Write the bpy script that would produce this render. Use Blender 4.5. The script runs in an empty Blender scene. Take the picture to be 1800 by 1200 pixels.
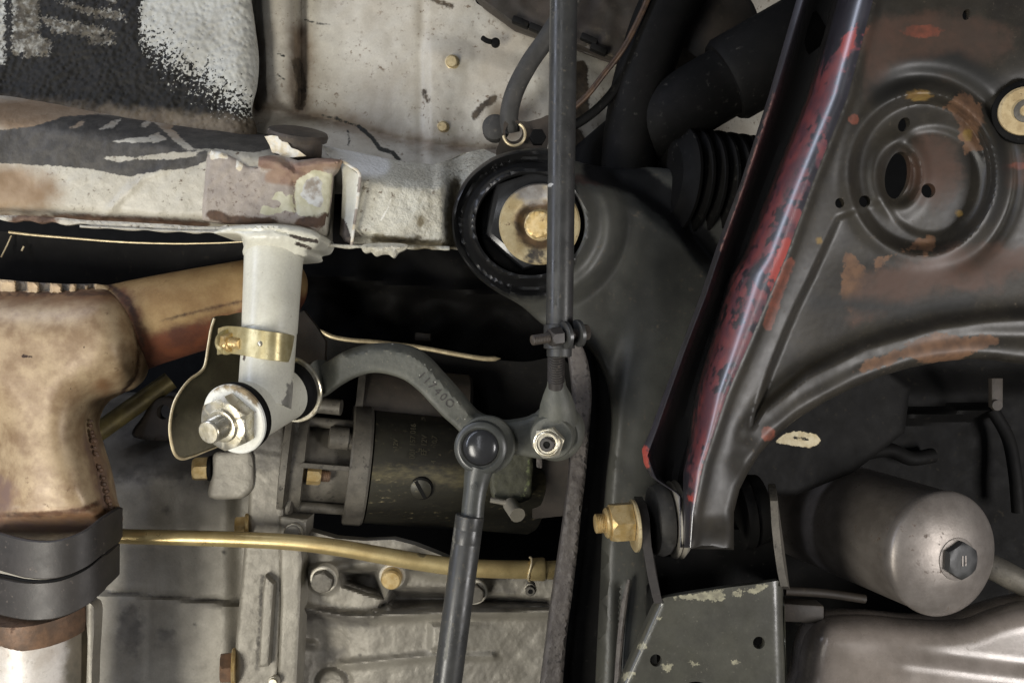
import bpy, bmesh, math, random
import numpy as np
from mathutils import Vector, Matrix, noise as mnoise
from mathutils.geometry import delaunay_2d_cdt
random.seed(7); rng = np.random.default_rng(7)
SC = bpy.context.scene; COL = SC.collection
K = 1.0 / 1500.0            # metres per photo pixel per metre of distance

# ---------------------------------------------------------------- camera, world, lamps
cam = bpy.data.cameras.new("camera"); camo = bpy.data.objects.new("camera", cam); COL.objects.link(camo)
cam.sensor_width = 36; cam.lens = 30.0; cam.clip_start = 0.005; cam.clip_end = 20
camo.location = (0, 0, 0); camo.rotation_euler = (math.radians(90), 0, 0)
SC.camera = camo
W = bpy.data.worlds.new("World"); SC.world = W; W.use_nodes = True
W.node_tree.nodes["Background"].inputs[0].default_value = (0.80, 0.86, 1.0, 1)
W.node_tree.nodes["Background"].inputs[1].default_value = 0.05
def lamp(name, loc, target, power, size, size_y, col):
    l = bpy.data.lights.new(name, 'AREA'); l.shape = 'RECTANGLE'; l.size = size; l.size_y = size_y
    l.energy = power; l.color = col
    o = bpy.data.objects.new(name, l); COL.objects.link(o); o.location = loc
    o.rotation_euler = (Vector(target) - Vector(loc)).to_track_quat('-Z', 'Y').to_euler()
    return o
lamp("workshop_tube_lamp", (-0.62, -0.24, -0.40), (-0.12, 0.5, -0.02), 8.6, 0.26, 0.50, (1.0, 0.96, 0.875))
lamp("workshop_strip_lamp", (-0.26, -0.38, 0.10), (-0.05, 0.5, 0.0), 1.1, 0.05, 0.8, (0.93, 0.95, 1.0))
lamp("workshop_window_lamp", (-0.92, 0.10, 0.55), (0.1, 0.5, 0.0), 7.0, 0.06, 1.5, (0.76, 0.82, 1.0))
lamp("workshop_floor_lamp", (0.66, -0.02, -0.20), (0.25, 0.5, -0.12), 4.0, 0.20, 0.30, (1.0, 0.97, 0.96))
SC.view_settings.view_transform = 'Standard'; SC.view_settings.look = 'None'
SC.view_settings.exposure = 0.0; SC.view_settings.gamma = 1.0
SC.cycles.use_denoising = True; SC.cycles.max_bounces = 6

# ---------------------------------------------------------------- maths helpers
def Pv(px, py, d):
    px, py, d = np.broadcast_arrays(np.asarray(px, float), np.asarray(py, float), np.asarray(d, float))
    y = 0.5 + d / 3000.0
    return np.stack([(px - 900) * K * y, y, (600 - py) * K * y], -1)
def P(px, py, d): return np.array(Pv(px, py, d))
def u(d): return K * (0.5 + d / 3000.0)      # world size of one photo pixel at depth d
def nrm(v): v = np.asarray(v, float); return v / (np.linalg.norm(v) + 1e-12)
def smooth(pts, n=8, closed=False):
    p = np.asarray(pts, float)
    if closed: q = np.vstack([p[-1:], p, p[:2]])
    else: q = np.vstack([2 * p[0] - p[1], p, 2 * p[-1] - p[-2]])
    out = []
    for i in range(1, len(q) - 2):
        for k in range(n):
            t = k / n
            a, b, c, e = q[i - 1], q[i], q[i + 1], q[i + 2]
            out.append(.5 * (2 * b + (c - a) * t + (2 * a - 5 * b + 4 * c - e) * t * t + (3 * b - a - 3 * c + e) * t ** 3))
    if not closed: out.append(q[-2])
    return np.array(out)
def dens(pts, step=6, closed=True):
    p = np.asarray(pts, float); out = []; m = len(p) if closed else len(p) - 1
    for i in range(m):
        a, b = p[i], p[(i + 1) % len(p)]; k = max(1, int(np.linalg.norm(b - a) / step))
        for j in range(k): out.append(a + (b - a) * j / k)
    if not closed: out.append(p[-1])
    return np.array(out)
def ell(cx, cy, rx, ry, rot=0, n=36):
    t = np.linspace(0, 2 * math.pi, n, endpoint=False); c, s = math.cos(rot), math.sin(rot)
    x, y = rx * np.cos(t), ry * np.sin(t)
    return np.stack([cx + x * c - y * s, cy + x * s + y * c], -1)
def d_line(x, y, pts, closed=False):
    p = np.asarray(pts, float); best = np.full(np.shape(x), 1e9)
    for i in range(len(p) if closed else len(p) - 1):
        a, b = p[i], p[(i + 1) % len(p)]; e = b - a; L = e @ e + 1e-9
        t = np.clip(((x - a[0]) * e[0] + (y - a[1]) * e[1]) / L, 0, 1)
        best = np.minimum(best, np.hypot(x - a[0] - t * e[0], y - a[1] - t * e[1]))
    return best
def sd_poly(x, y, poly):
    p = np.asarray(poly, float); x = np.asarray(x, float); y = np.asarray(y, float)
    ins = np.zeros(x.shape, bool)
    for i in range(len(p)):
        (x0, y0), (x1, y1) = p[i], p[(i + 1) % len(p)]
        if y0 == y1: continue
        c = ((y0 > y) != (y1 > y)) & (x < (x1 - x0) * (y - y0) / (y1 - y0) + x0)
        ins ^= c
    d = d_line(x, y, p, True)
    return np.where(ins, d, -d)
def ss(a, b, v):
    t = np.clip((np.asarray(v, float) - a) / (b - a), 0, 1); return t * t * (3 - 2 * t)
def rnd(sd, r): q = np.clip(sd, 0, r); return r - np.sqrt(np.maximum(r * r - (r - q) ** 2, 0))
def gau(v, w): return np.exp(-(np.asarray(v) / w) ** 2)
def ip(v, pts): p = np.asarray(pts, float); return np.interp(v, p[:, 0], p[:, 1])
def nz(x, y, s, seed=0.0):
    f = mnoise.noise
    return np.array([f((a / s, b / s, seed)) for a, b in zip(np.ravel(x), np.ravel(y))]).reshape(np.shape(x))
def lin(*c):
    return tuple((v / 255 / 12.92) if v / 255 <= .04045 else ((v / 255 + .055) / 1.055) ** 2.4 for v in c) + (1,)

# ---------------------------------------------------------------- mesh builder
class B:
    def __init__(s): s.V = []; s.F = []; s.n = 0
    def add(s, v, f):
        v = np.asarray(v, float).reshape(-1, 3); s.V.append(v)
        s.F += [tuple(int(i) + s.n for i in t) for t in f]; s.n += len(v); return s
    def rings(s, R, closed=True, cap0=True, cap1=True):
        R = np.asarray(R, float); n, m = R.shape[:2]; f = []
        for i in range(n - 1):
            for j in range(m if closed else m - 1):
                k = (j + 1) % m
                f.append((i * m + j, i * m + k, (i + 1) * m + k, (i + 1) * m + j))
        if cap0: f.append(tuple(range(m))[::-1])
        if cap1: f.append(tuple((n - 1) * m + j for j in range(m)))
        return s.add(R.reshape(-1, 3), f)
    def lathe(s, c, ax, prof, sc=1.0, seg=40, rot=0.0, cap=(True, True)):
        ax = nrm(ax); t = np.array([0, 0, 1.0]) if abs(ax[2]) < .9 else np.array([1.0, 0, 0])
        e1 = nrm(np.cross(t, ax)); e2 = np.cross(ax, e1)
        a = np.linspace(0, 2 * math.pi, seg, endpoint=False) + rot
        R = [np.asarray(c) + ax * h * sc + (np.outer(np.cos(a), e1) + np.outer(np.sin(a), e2)) * max(r, 1e-3) * sc for h, r in prof]
        return s.rings(R, True, *cap)
    def tube(s, pts, rad, seg=18, sect=None, cap=True):
        p = np.asarray(pts, float); n = len(p); rad = np.broadcast_to(np.asarray(rad, float), (n,))
        T = np.gradient(p, axis=0); T /= np.linalg.norm(T, axis=1)[:, None] + 1e-12
        v = np.array([0, -1.0, 0]) if abs(T[0][1]) < .9 else np.array([0, 0, 1.0])
        a = np.linspace(0, 2 * math.pi, seg, endpoint=False); R = []
        for i in range(n):
            v = nrm(v - T[i] * (v @ T[i])); w = np.cross(T[i], v)
            kx, ky = (1, 1) if sect is None else sect
            R.append(p[i] + rad[i] * (kx * np.outer(np.cos(a), v) + ky * np.outer(np.sin(a), w)))
        return s.rings(R, True, cap, cap)
    def ribbon(s, pts, wdir, width, th):
        p = np.asarray(pts, float); T = np.gradient(p, axis=0); T /= np.linalg.norm(T, axis=1)[:, None]
        w = nrm(wdir); width = np.broadcast_to(np.asarray(width, float), (len(p),)); R = []
        for i in range(len(p)):
            nn = nrm(np.cross(T[i], w)); W_, t = w * width[i] / 2, nn * th / 2; c = .25 * th * w
            R.append([p[i] - W_ + c - t, p[i] - W_ - t * .4, p[i] - W_ + t * .4, p[i] - W_ + c + t, p[i] + W_ - c + t, p[i] + W_ + t * .4, p[i] + W_ - t * .4, p[i] + W_ - c - t])
        return s.rings(R)
    def hexn(s, c, ax, R, h, rot=0.0, ch=.12):
        """hexagonal nut or bolt head with a chamfered round top"""
        ax = nrm(ax); t = np.array([0, 0, 1.0]) if abs(ax[2]) < .9 else np.array([1.0, 0, 0])
        e1 = nrm(np.cross(t, ax)); e2 = np.cross(ax, e1); N = 48
        a = np.linspace(0, 2 * math.pi, N, endpoint=False)
        hx = math.cos(math.pi / 6) / np.cos((a % (math.pi / 3)) - math.pi / 6)
        dirs = np.outer(np.cos(a + rot), e1) + np.outer(np.sin(a + rot), e2); rows = []
        for hh, m in ((0, 1.0), (h * .02, 1.0)):
            rows.append(c + ax * hh + dirs * (R * hx)[:, None])
        over = np.clip(hx - .86, 0, 1)
        rows.append(c + ax * (h * (1 - over * 1.5))[:, None] + dirs * (R * hx)[:, None])
        rows.append(c + ax * h + dirs * (R * .835)); rows.append(c + ax * h + dirs * (R * .5))
        return s.rings(rows)
    def prism(s, loop, vec, bev=0.0):
        L = np.asarray(loop, float); vec = np.asarray(vec, float); c = L.mean(0)
        return s.rings([L, L + vec])
    def box(s, c, ex, ey, ez, bev=.15):
        bm = bmesh.new(); bmesh.ops.create_cube(bm, size=2)
        M_ = Matrix([[ex[i], ey[i], ez[i]] for i in range(3)])
        for v in bm.verts: v.co = M_ @ v.co
        m = min(np.linalg.norm(ex), np.linalg.norm(ey), np.linalg.norm(ez))
        bmesh.ops.bevel(bm, geom=bm.edges[:], offset=m * bev, segments=2, affect='EDGES', profile=.5)
        bm.verts.index_update()
        s.add([np.array(v.co) + np.asarray(c) for v in bm.verts], [[v.index for v in f.verts] for f in bm.faces]); bm.free(); return s
    def relief(s, out, D, sp=6.0, holes=(), thick=10, rings=(1.5, 4, 8), back=True):
        out = np.asarray(out, float)
        if sum(out[i][0] * out[(i + 1) % len(out)][1] - out[(i + 1) % len(out)][0] * out[i][1] for i in range(len(out))) < 0: out = out[::-1]
        lo, hi = out.min(0), out.max(0)
        gx, gy = np.meshgrid(np.arange(lo[0], hi[0] + sp, sp), np.arange(lo[1], hi[1] + sp * .866, sp * .866))
        gx = gx + (np.arange(gx.shape[0]) % 2)[:, None] * sp / 2
        g = np.stack([gx.ravel(), gy.ravel()], -1)
        rr = max(rings) if rings else 0
        g = g[sd_poly(g[:, 0], g[:, 1], out) > max(sp * .45, rr + sp * .35)]
        ex = []
        t = np.roll(out, -1, 0) - np.roll(out, 1, 0); t /= np.linalg.norm(t, axis=1)[:, None] + 1e-9
        inn = np.stack([-t[:, 1], t[:, 0]], -1)
        for r in rings or ():
            q = out + inn * r; ex.append(q[sd_poly(q[:, 0], q[:, 1], out) > r * .85])
        pts = np.vstack([g] + ex) if ex else g
        hl = [np.asarray(h, float) for h in holes]
        for h in hl: pts = pts[sd_poly(pts[:, 0], pts[:, 1], h) < -1.2]
        allp = [out]; edges = [(i, (i + 1) % len(out)) for i in range(len(out))]; o = len(out)
        for h in hl:
            edges += [(o + i, o + (i + 1) % len(h)) for i in range(len(h))]; allp.append(h); o += len(h)
        allp.append(pts); allp = np.vstack(allp)
        r = delaunay_2d_cdt([Vector(p) for p in allp], edges, [], 1, 1e-5)
        v2 = np.array([tuple(v) for v in r[0]]); tri = np.array([f for f in r[2] if len(f) == 3])
        cen = v2[tri].mean(1); keep = sd_poly(cen[:, 0], cen[:, 1], out) > -1e-3
        for h in hl: keep &= sd_poly(cen[:, 0], cen[:, 1], h) < 0
        tri = tri[keep]
        a, b, c = v2[tri[:, 0]], v2[tri[:, 1]], v2[tri[:, 2]]
        cr = (b[:, 0] - a[:, 0]) * (c[:, 1] - a[:, 1]) - (b[:, 1] - a[:, 1]) * (c[:, 0] - a[:, 0])
        tri = np.where((cr > 0)[:, None], tri[:, ::-1], tri)      # photo y runs down
        d = D(v2[:, 0], v2[:, 1]) + 0 * v2[:, 0]
        f3 = Pv(v2[:, 0], v2[:, 1], d); n = len(v2)
        off = np.array([0, thick / 3000.0, 0])
        faces = [tuple(t) for t in tri]
        cnt = {}
        for t in faces:
            for i in range(3):
                e = (t[i], t[(i + 1) % 3]); cnt[e] = 1
        for (i, j) in list(cnt):
            if (j, i) not in cnt: faces.append((j, i, i + n, j + n))
        if back: faces += [tuple(int(i) + n for i in t[::-1]) for t in tri]
        return s.add(np.vstack([f3, f3 + off]), faces)
    def make(s, name, mat, parent=None, sharp=35, masks=None, **tags):
        v = np.vstack(s.V); org = np.array(parent['_o']) if parent is not None else v.mean(0)
        me = bpy.data.meshes.new(name); me.from_pydata((v - org).tolist(), [], s.F); me.update()
        bm = bmesh.new(); bm.from_mesh(me); bmesh.ops.recalc_face_normals(bm, faces=bm.faces); bm.to_mesh(me); bm.free()
        for p in me.polygons: p.use_smooth = True
        me.set_sharp_from_angle(angle=math.radians(sharp))
        need = MASKS.get(mat.name, [])
        if need:
            px = 900 + v[:, 0] / (K * v[:, 1]); py = 600 - v[:, 2] / (K * v[:, 1])
            for a in need:
                at = me.attributes.new(a, 'FLOAT', 'POINT')
                val = np.full(len(v), -900.0) if not masks or a not in masks else np.asarray(masks[a](px, py), float)
                at.data.foreach_set('value', val.astype(np.float32))
        me.materials.append(mat)
        o = bpy.data.objects.new(name, me); COL.objects.link(o)
        if parent is not None: o.parent = parent; o['_o'] = list(org)
        else: o.location = org; o['_o'] = list(org)
        for k_, t_ in tags.items(): o[k_] = t_
        return o
def T(name, label, cat, at, group=None):
    o = bpy.data.objects.new(name, None); COL.objects.link(o); o.location = at; o['_o'] = list(map(float, at))
    o.empty_display_size = .01; o['label'] = label; o['category'] = cat
    if group: o['group'] = group
    return o

# ---------------------------------------------------------------- materials
MASKS = {}
def mat(name, col, col2=None, rough=.5, metal=0.0, spec=.5, blot=60, dirt=None, dirt_amt=.5, dirt_size=14, bump=None, bump2=None, masks=(), rvar=.15, fine=.06, coat=0.0, cior=1.5, crough=.3, stretch=None):
    m = bpy.data.materials.new(name); m.use_nodes = True; N = m.node_tree.nodes; L = m.node_tree.links
    bs = N["Principled BSDF"]; tc = N.new('ShaderNodeTexCoord'); co = tc.outputs['Object']
    if stretch is not None:
        mp = N.new('ShaderNodeMapping'); mp.inputs['Scale'].default_value = stretch; L.new(co, mp.inputs[0]); co = mp.outputs[0]
    def noi(size, det=4, rg=.6, off=0.0):
        n = N.new('ShaderNodeTexNoise'); n.inputs['Scale'].default_value = 3000 / size; n.inputs['Detail'].default_value = det
        n.inputs['Roughness'].default_value = rg
        if off:
            a = N.new('ShaderNodeVectorMath'); a.inputs[1].default_value = (off, off * 1.7, off * .3); L.new(co, a.inputs[0]); L.new(a.outputs[0], n.inputs['Vector'])
        else: L.new(co, n.inputs['Vector'])
        return n.outputs['Fac']
    def mr(v, a, b, lo=0, hi=1):
        n = N.new('ShaderNodeMapRange'); n.interpolation_type = 'SMOOTHSTEP'
        for i, t in enumerate((a, b, lo, hi)): n.inputs[i + 1].default_value = t
        L.new(v, n.inputs[0]); return n.outputs[0]
    def ma(op, a, b):
        n = N.new('ShaderNodeMath'); n.operation = op
        for i, t in enumerate((a, b)):
            if isinstance(t, (int, float)): n.inputs[i].default_value = t
            else: L.new(t, n.inputs[i])
        return n.outputs[0]
    def mix(f, a, b):
        n = N.new('ShaderNodeMix'); n.data_type = 'RGBA'
        for s_, t in ((0, f), (6, a), (7, b)):
            if isinstance(t, (tuple, float, int)): n.inputs[s_].default_value = t
            else: L.new(t, n.inputs[s_])
        return n.outputs[2]
    def mixf(f, a, b):
        n = N.new('ShaderNodeMix'); n.data_type = 'FLOAT'
        for s_, t in ((0, f), (2, a), (3, b)):
            if isinstance(t, (float, int)): n.inputs[s_].default_value = t
            else: L.new(t, n.inputs[s_])
        return n.outputs[0]
    c2 = col2 or tuple(v * .8 for v in col[:3]) + (1,)
    color = mix(mr(noi(blot), .32, .68), col, c2)
    fn = noi(4, 3, .7, 1.3)
    hs = N.new('ShaderNodeHueSaturation'); L.new(color, hs.inputs['Color']); L.new(mr(fn, .25, .75, 1 - fine, 1 + fine), hs.inputs['Value']); color = hs.outputs[0]
    r = ma('ADD', ma('MULTIPLY', ma('SUBTRACT', noi(30, 4, .6, 2.1), .5), rvar * 2), rough); me_ = metal
    if dirt:
        t = .72 - .22 * dirt_amt
        dm = ma('MULTIPLY', mr(noi(dirt_size, 5, .65, 3.3), t - .06, t + .08), mr(noi(dirt_size * 7, 3, .5, 4.7), .35, .62))
        color = mix(dm, color, dirt); r = mixf(dm, r, .75)
        me_ = mixf(dm, metal, 0.0)
    names = []; cw = coat
    for (a, mc, mro, mme, ns, amp, soft) in masks:
        names.append(a); at = N.new('ShaderNodeAttribute'); at.attribute_name = a
        v = ma('ADD', at.outputs['Fac'], ma('MULTIPLY', ma('SUBTRACT', noi(ns, 5, .6, 5.0 + len(names)), .5), 2.6 * amp))
        k_ = mr(v, -soft, soft)
        if isinstance(mc, list): mc = mix(mr(noi(ns * 2, 4, .6, 8.0 + len(names)), .35, .65), mc[0], mc[1])
        color = mix(k_, color, mc); r = mixf(k_, r, mro); me_ = mixf(k_, me_, mme)
        if coat and mro >= .7: cw = mixf(k_, cw, 0.0)
    L.new(color, bs.inputs['Base Color']); L.new(r, bs.inputs['Roughness'])
    if isinstance(me_, float): bs.inputs['Metallic'].default_value = me_
    else: L.new(me_, bs.inputs['Metallic'])
    bs.inputs['Specular IOR Level'].default_value = spec; bs.inputs['Coat Weight'].default_value = coat
    if not isinstance(cw, float): L.new(cw, bs.inputs['Coat Weight'])
    bs.inputs['Coat Roughness'].default_value = crough; bs.inputs['Coat IOR'].default_value = cior
    prev = None
    for bp in (bump, bump2):
        if not bp: continue
        bn = N.new('ShaderNodeBump'); bn.inputs['Strength'].default_value = bp[1]; bn.inputs['Distance'].default_value = bp[0] / 3000 * .5
        if len(bp) > 2:
            vo = N.new('ShaderNodeTexVoronoi'); vo.inputs['Scale'].default_value = 3000 / bp[0]; L.new(co, vo.inputs['Vector']); vo.feature = 'SMOOTH_F1'
            L.new(vo.outputs['Distance'], bn.inputs['Height'])
        else: L.new(noi(bp[0], 4, .6, 7.7), bn.inputs['Height'])
        if prev is not None: L.new(prev, bn.inputs['Normal'])
        prev = bn.outputs[0]
    if prev is not None: L.new(prev, bs.inputs['Normal'])
    MASKS[name] = names
    return m
CREAM, CREAM2 = lin(202, 197, 183), lin(178, 170, 154)
DIRT = lin(86, 70, 54)
M_wing = mat("cream_paint_dusty", CREAM, CREAM2, .5, blot=130, dirt=lin(120, 104, 86), dirt_amt=.45, dirt_size=10, bump=(9, .12), masks=[
    ('m1', [lin(110, 95, 78), lin(140, 124, 104)], .8, 0, 40, 20, 26), ('m2', lin(46, 47, 44), .7, 0, 8, 2.2, 1.2), ('m3', [lin(60, 52, 42), lin(90, 78, 62)], .8, 0, 9, 5, 2.5)])
M_arch = mat("cream_underseal", lin(186, 186, 178), lin(166, 164, 154), .6, spec=.2, blot=70, bump=(10, .9, 'v'), bump2=(4, .2), masks=[
    ('m4', [lin(70, 65, 56), lin(100, 94, 82)], .7, 0, 12, 26, 12), ('m1', [lin(27, 26, 23), lin(38, 36, 32)], .62, 0, 6, 15, 2), ('m2', [lin(27, 26, 23), lin(38, 36, 32)], .62, 0, 6, 80, 4), ('m3', [lin(112, 100, 84), lin(136, 124, 106)], .75, 0, 30, 14, 16)])
M_rail = mat("cream_paint_scraped", lin(194, 189, 174), lin(174, 168, 152), .45, blot=80, dirt=DIRT, dirt_amt=.4, dirt_size=8, bump=(12, .28), bump2=(4, .12), masks=[
    ('m2', [lin(132, 108, 80), lin(160, 138, 112)], .7, 0, 60, 22, 24), ('m1', [lin(60, 57, 52), lin(80, 76, 69)], .6, 0, 12, 4, 1.2), ('m3', [lin(82, 62, 48), lin(120, 96, 78)], .8, 0, 14, 6, 4)])
M_railtex = mat("cream_stonechip", lin(202, 199, 184), lin(184, 179, 162), .42, blot=60, dirt=lin(92, 76, 58), dirt_amt=.45, dirt_size=9, bump=(8, .5), bump2=(16, .3), masks=[
    ('m1', [lin(92, 84, 66), lin(130, 120, 96)], .7, 0, 10, 7, 5), ('m2', lin(240, 240, 236), .38, 0, 12, 3, 8), ('m3', lin(232, 230, 220), .5, 0, 5, 1, .8)])
M_plate = mat("mauve_primer_plate", lin(168, 157, 144), lin(150, 140, 130), .55, blot=30, dirt=lin(110, 96, 84), dirt_amt=.55, dirt_size=10, bump=(6, .25), masks=[
    ('m3', [lin(126, 100, 86), lin(150, 126, 106)], .75, 0, 18, 7, 5), ('m2', [lin(206, 202, 176), lin(186, 182, 152)], .5, 0, 12, 4, .8), ('m1', [lin(150, 140, 126), lin(206, 206, 200)], .5, 0, 10, 4, 1), ('m4', [lin(226, 224, 214), lin(214, 200, 170)], .5, 0, 8, 2, .8), ('m5', [lin(98, 76, 60), lin(70, 56, 46)], .85, 0, 12, 5, 3)])
M_tube = mat("cream_enamel", lin(214, 212, 196), lin(202, 199, 183), .32, blot=70, dirt=lin(150, 138, 118), dirt_amt=.22, dirt_size=7, bump=(10, .05), masks=[
    ('m1', [lin(120, 118, 110), lin(150, 147, 138)], .6, 0, 14, 9, 1.2), ('m2', [lin(56, 50, 44), lin(92, 82, 72)], .7, 0, 6, 3, 1)])
M_black = mat("black_chassis_paint", lin(44, 44, 42), lin(36, 36, 36), .5, blot=60, dirt=lin(78, 74, 66), dirt_amt=.25, bump=(6, .08))
M_face = mat("black_paint_dusty", lin(77, 77, 71), lin(62, 62, 58), .5, blot=110, dirt=lin(94, 86, 74), dirt_amt=.42, dirt_size=9, bump=(5, .08), masks=[('m1', [lin(52, 44, 40), lin(70, 56, 50)], .6, 0, 12, 8, 4), ('m2', lin(22, 22, 22), .36, 0, 12, 4, 6)])
M_gloss = mat("black_satin_tube", lin(60, 60, 58), lin(50, 50, 49), .36, blot=50, rvar=.3, dirt=lin(88, 82, 70), dirt_amt=.4, dirt_size=7, bump=(4, .06), masks=[('m1', lin(180, 180, 176), .5, .3, 4, 1, .6), ('m2', [lin(96, 95, 88), lin(116, 114, 106)], .6, 0, 6, 4, 1.5)])
M_forge = mat("grey_forging", lin(90, 90, 81), lin(76, 77, 70), .56, blot=40, dirt=lin(120, 116, 100), dirt_amt=.35, dirt_size=5, bump=(4, .3), masks=[('m1', lin(190, 188, 176), .5, 0, 4, 1.5, .8)])
M_housing = mat("satin_ball_joint", lin(70, 71, 67), lin(60, 61, 58), .36, blot=40, dirt=lin(100, 96, 86), dirt_amt=.3, dirt_size=6, bump=(4, .05))
M_dome = mat("plastic_cap", lin(48, 49, 50), lin(42, 42, 43), .22, blot=40, bump=(3, .03))
M_rubber = mat("black_rubber", lin(17, 16, 15), lin(13, 13, 12), .68, spec=.14, blot=30, dirt=lin(60, 58, 54), dirt_amt=.3, bump=(4, .08))
M_rubberdusty = mat("dusty_rubber", lin(64, 62, 58), lin(50, 49, 46), .7, blot=30, dirt=lin(96, 90, 82), dirt_amt=.4, bump=(5, .12))
M_plug = mat("rubber_plug_brown", lin(74, 64, 54), lin(58, 52, 46), .6, blot=24, dirt=lin(120, 110, 96), dirt_amt=.4, bump=(5, .15))
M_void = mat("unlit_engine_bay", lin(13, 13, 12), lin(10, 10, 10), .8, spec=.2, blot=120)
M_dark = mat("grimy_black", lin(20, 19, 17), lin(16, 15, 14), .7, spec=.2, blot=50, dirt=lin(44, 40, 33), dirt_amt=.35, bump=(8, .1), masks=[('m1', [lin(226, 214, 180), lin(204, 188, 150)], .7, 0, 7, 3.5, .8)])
M_brown = mat("grimy_brown", lin(66, 58, 50), lin(52, 47, 40), .6, blot=50, dirt=lin(84, 76, 62), dirt_amt=.4, bump=(6, .1))
M_white = mat("white_painted_washer", lin(232, 232, 224), lin(222, 221, 210), .38, blot=40, dirt=lin(140, 124, 98), dirt_amt=.28, dirt_size=8, bump=(5, .05), masks=[('m1', [lin(150, 132, 100), lin(110, 96, 74)], .7, 0, 8, 6, 4)])
M_ochre = mat("ochre_washer", lin(198, 178, 136), lin(170, 148, 108), .5, .1, blot=16, dirt=lin(110, 90, 62), dirt_amt=.4, dirt_size=8, bump=(5, .1))
M_zinc = mat("zinc_plated", lin(206, 201, 186), lin(184, 176, 152), .3, .75, blot=14, dirt=lin(120, 100, 66), dirt_amt=.4, dirt_size=8, bump=(4, .06))
M_gold = mat("yellow_zinc_chromate", lin(214, 190, 140), lin(194, 164, 106), .34, .6, blot=14, dirt=lin(120, 92, 52), dirt_amt=.4, dirt_size=7, bump=(4, .03))
M_strap = mat("gold_passivated_strap", lin(206, 194, 150), lin(180, 166, 120), .34, .55, blot=22, dirt=lin(130, 108, 70), dirt_amt=.35, dirt_size=7, bump=(5, .05))
M_goldwash = mat("dirty_gold_washer", lin(206, 190, 150), lin(180, 160, 118), .42, .5, blot=26, dirt=lin(96, 76, 50), dirt_amt=.45, dirt_size=10, bump=(6, .12), masks=[('m1', [lin(92, 72, 48), lin(62, 50, 36)], .65, .1, 12, 6, 7), ('m2', [lin(74, 66, 54), lin(50, 46, 40)], .7, 0, 8, 6, 4), ('m3', [lin(186, 182, 176), lin(150, 142, 132)], .35, .7, 14, 8, 7)])
M_shield = mat("olive_heat_shield", lin(104, 98, 76), lin(84, 78, 60), .45, .3, blot=50, dirt=lin(52, 46, 36), dirt_amt=.4, bump=(10, .08))
M_edge = mat("bright_sheet_edge", lin(222, 206, 168), lin(190, 172, 136), .4, .4, blot=18, bump=(5, .1))
M_exh = mat("heat_tanned_exhaust", lin(178, 156, 124), lin(138, 114, 86), .42, .08, blot=40, dirt=lin(104, 80, 54), dirt_amt=.3, dirt_size=16, bump=(6, .05), masks=[
    ('m1', [lin(142, 108, 76), lin(118, 86, 60)], .6, .2, 30, 12, 14), ('m2', [lin(70, 50, 34), lin(96, 66, 44)], .7, 0, 10, 4, 3), ('m3', [lin(150, 122, 98), lin(136, 112, 100)], .45, .3, 20, 14, 12), ('m4', lin(54, 36, 24), .8, 0, 4, 2.4, .9)])
M_branch = mat("rusted_exhaust_branch", lin(168, 140, 96), lin(146, 116, 76), .55, .15, blot=50, dirt=lin(100, 66, 40), dirt_amt=.5, dirt_size=16, bump=(8, .14), masks=[('m1', [lin(112, 62, 36), lin(84, 46, 30)], .7, 0, 30, 14, 12), ('m2', [lin(60, 40, 28), lin(84, 54, 34)], .75, 0, 10, 4, 4)])
M_copper = mat("burnt_copper_band", lin(122, 94, 72), lin(92, 74, 60), .55, .15, blot=24, dirt=lin(80, 56, 40), dirt_amt=.5, bump=(8, .2))
M_clamp = mat("dark_band_steel", lin(62, 58, 55), lin(52, 49, 46), .5, .15, blot=50, dirt=lin(112, 100, 90), dirt_amt=.3, dirt_size=7, bump=(6, .08))
M_silver = mat("silver_paint_flaking", lin(216, 210, 202), lin(190, 180, 168), .4, .1, blot=50, dirt=lin(120, 110, 92), dirt_amt=.5, dirt_size=18, bump=(8, .1), masks=[('m1', [lin(66, 64, 68), lin(90, 88, 90)], .6, 0, 8, 5, 1), ('m2', [lin(110, 104, 90), lin(140, 130, 112)], .6, 0, 30, 16, 14)])
M_alu = mat("cast_aluminium", lin(150, 145, 133), lin(130, 125, 114), .52, .2, blot=80, dirt=lin(108, 102, 92), dirt_amt=.2, dirt_size=7, bump=(5, .18), bump2=(20, .08), masks=[('m1', [lin(112, 108, 100), lin(86, 82, 76)], .6, .1, 26, 20, 10), ('m2', [lin(96, 92, 84), lin(70, 66, 60)], .7, 0, 10, 4, 3)])
M_pale = mat("pale_washer", lin(202, 196, 180), lin(182, 176, 160), .42, .2, blot=20, dirt=lin(120, 110, 94), dirt_amt=.35, dirt_size=6, bump=(4, .06))
M_alu2 = mat("cast_aluminium_grimy", lin(108, 103, 93), lin(88, 84, 76), .55, .25, blot=30, dirt=lin(50, 46, 40), dirt_amt=.55, dirt_size=12, bump=(6, .2))
M_start = mat("starter_dull_paint", lin(58, 56, 47), lin(46, 44, 38), .42, .3, blot=60, dirt=lin(122, 112, 82), dirt_amt=.4, dirt_size=6, bump=(4, .08), masks=[('m1', [lin(112, 104, 76), lin(84, 78, 60)], .42, .35, 7, 16, 16)], stretch=(.35, 1, 1))
M_stamp = mat("stamped_lettering", lin(86, 82, 66), lin(70, 66, 54), .4, .3)
M_corr = mat("corroded_green_terminal", lin(74, 74, 58), lin(58, 58, 46), .6, .1, blot=20, dirt=lin(88, 88, 72), dirt_amt=.4, dirt_size=10, bump=(6, .25), masks=[('m1', [lin(128, 134, 96), lin(92, 98, 68)], .8, 0, 8, 9, 2)])
M_brass = mat("brass_pipe", lin(204, 184, 132), lin(180, 158, 108), .32, .6, blot=60, dirt=lin(110, 94, 60), dirt_amt=.15, dirt_size=8, bump=(4, .05), masks=[('m1', lin(92, 82, 58), .6, .2, 6, 3, 1.5)])
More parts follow.
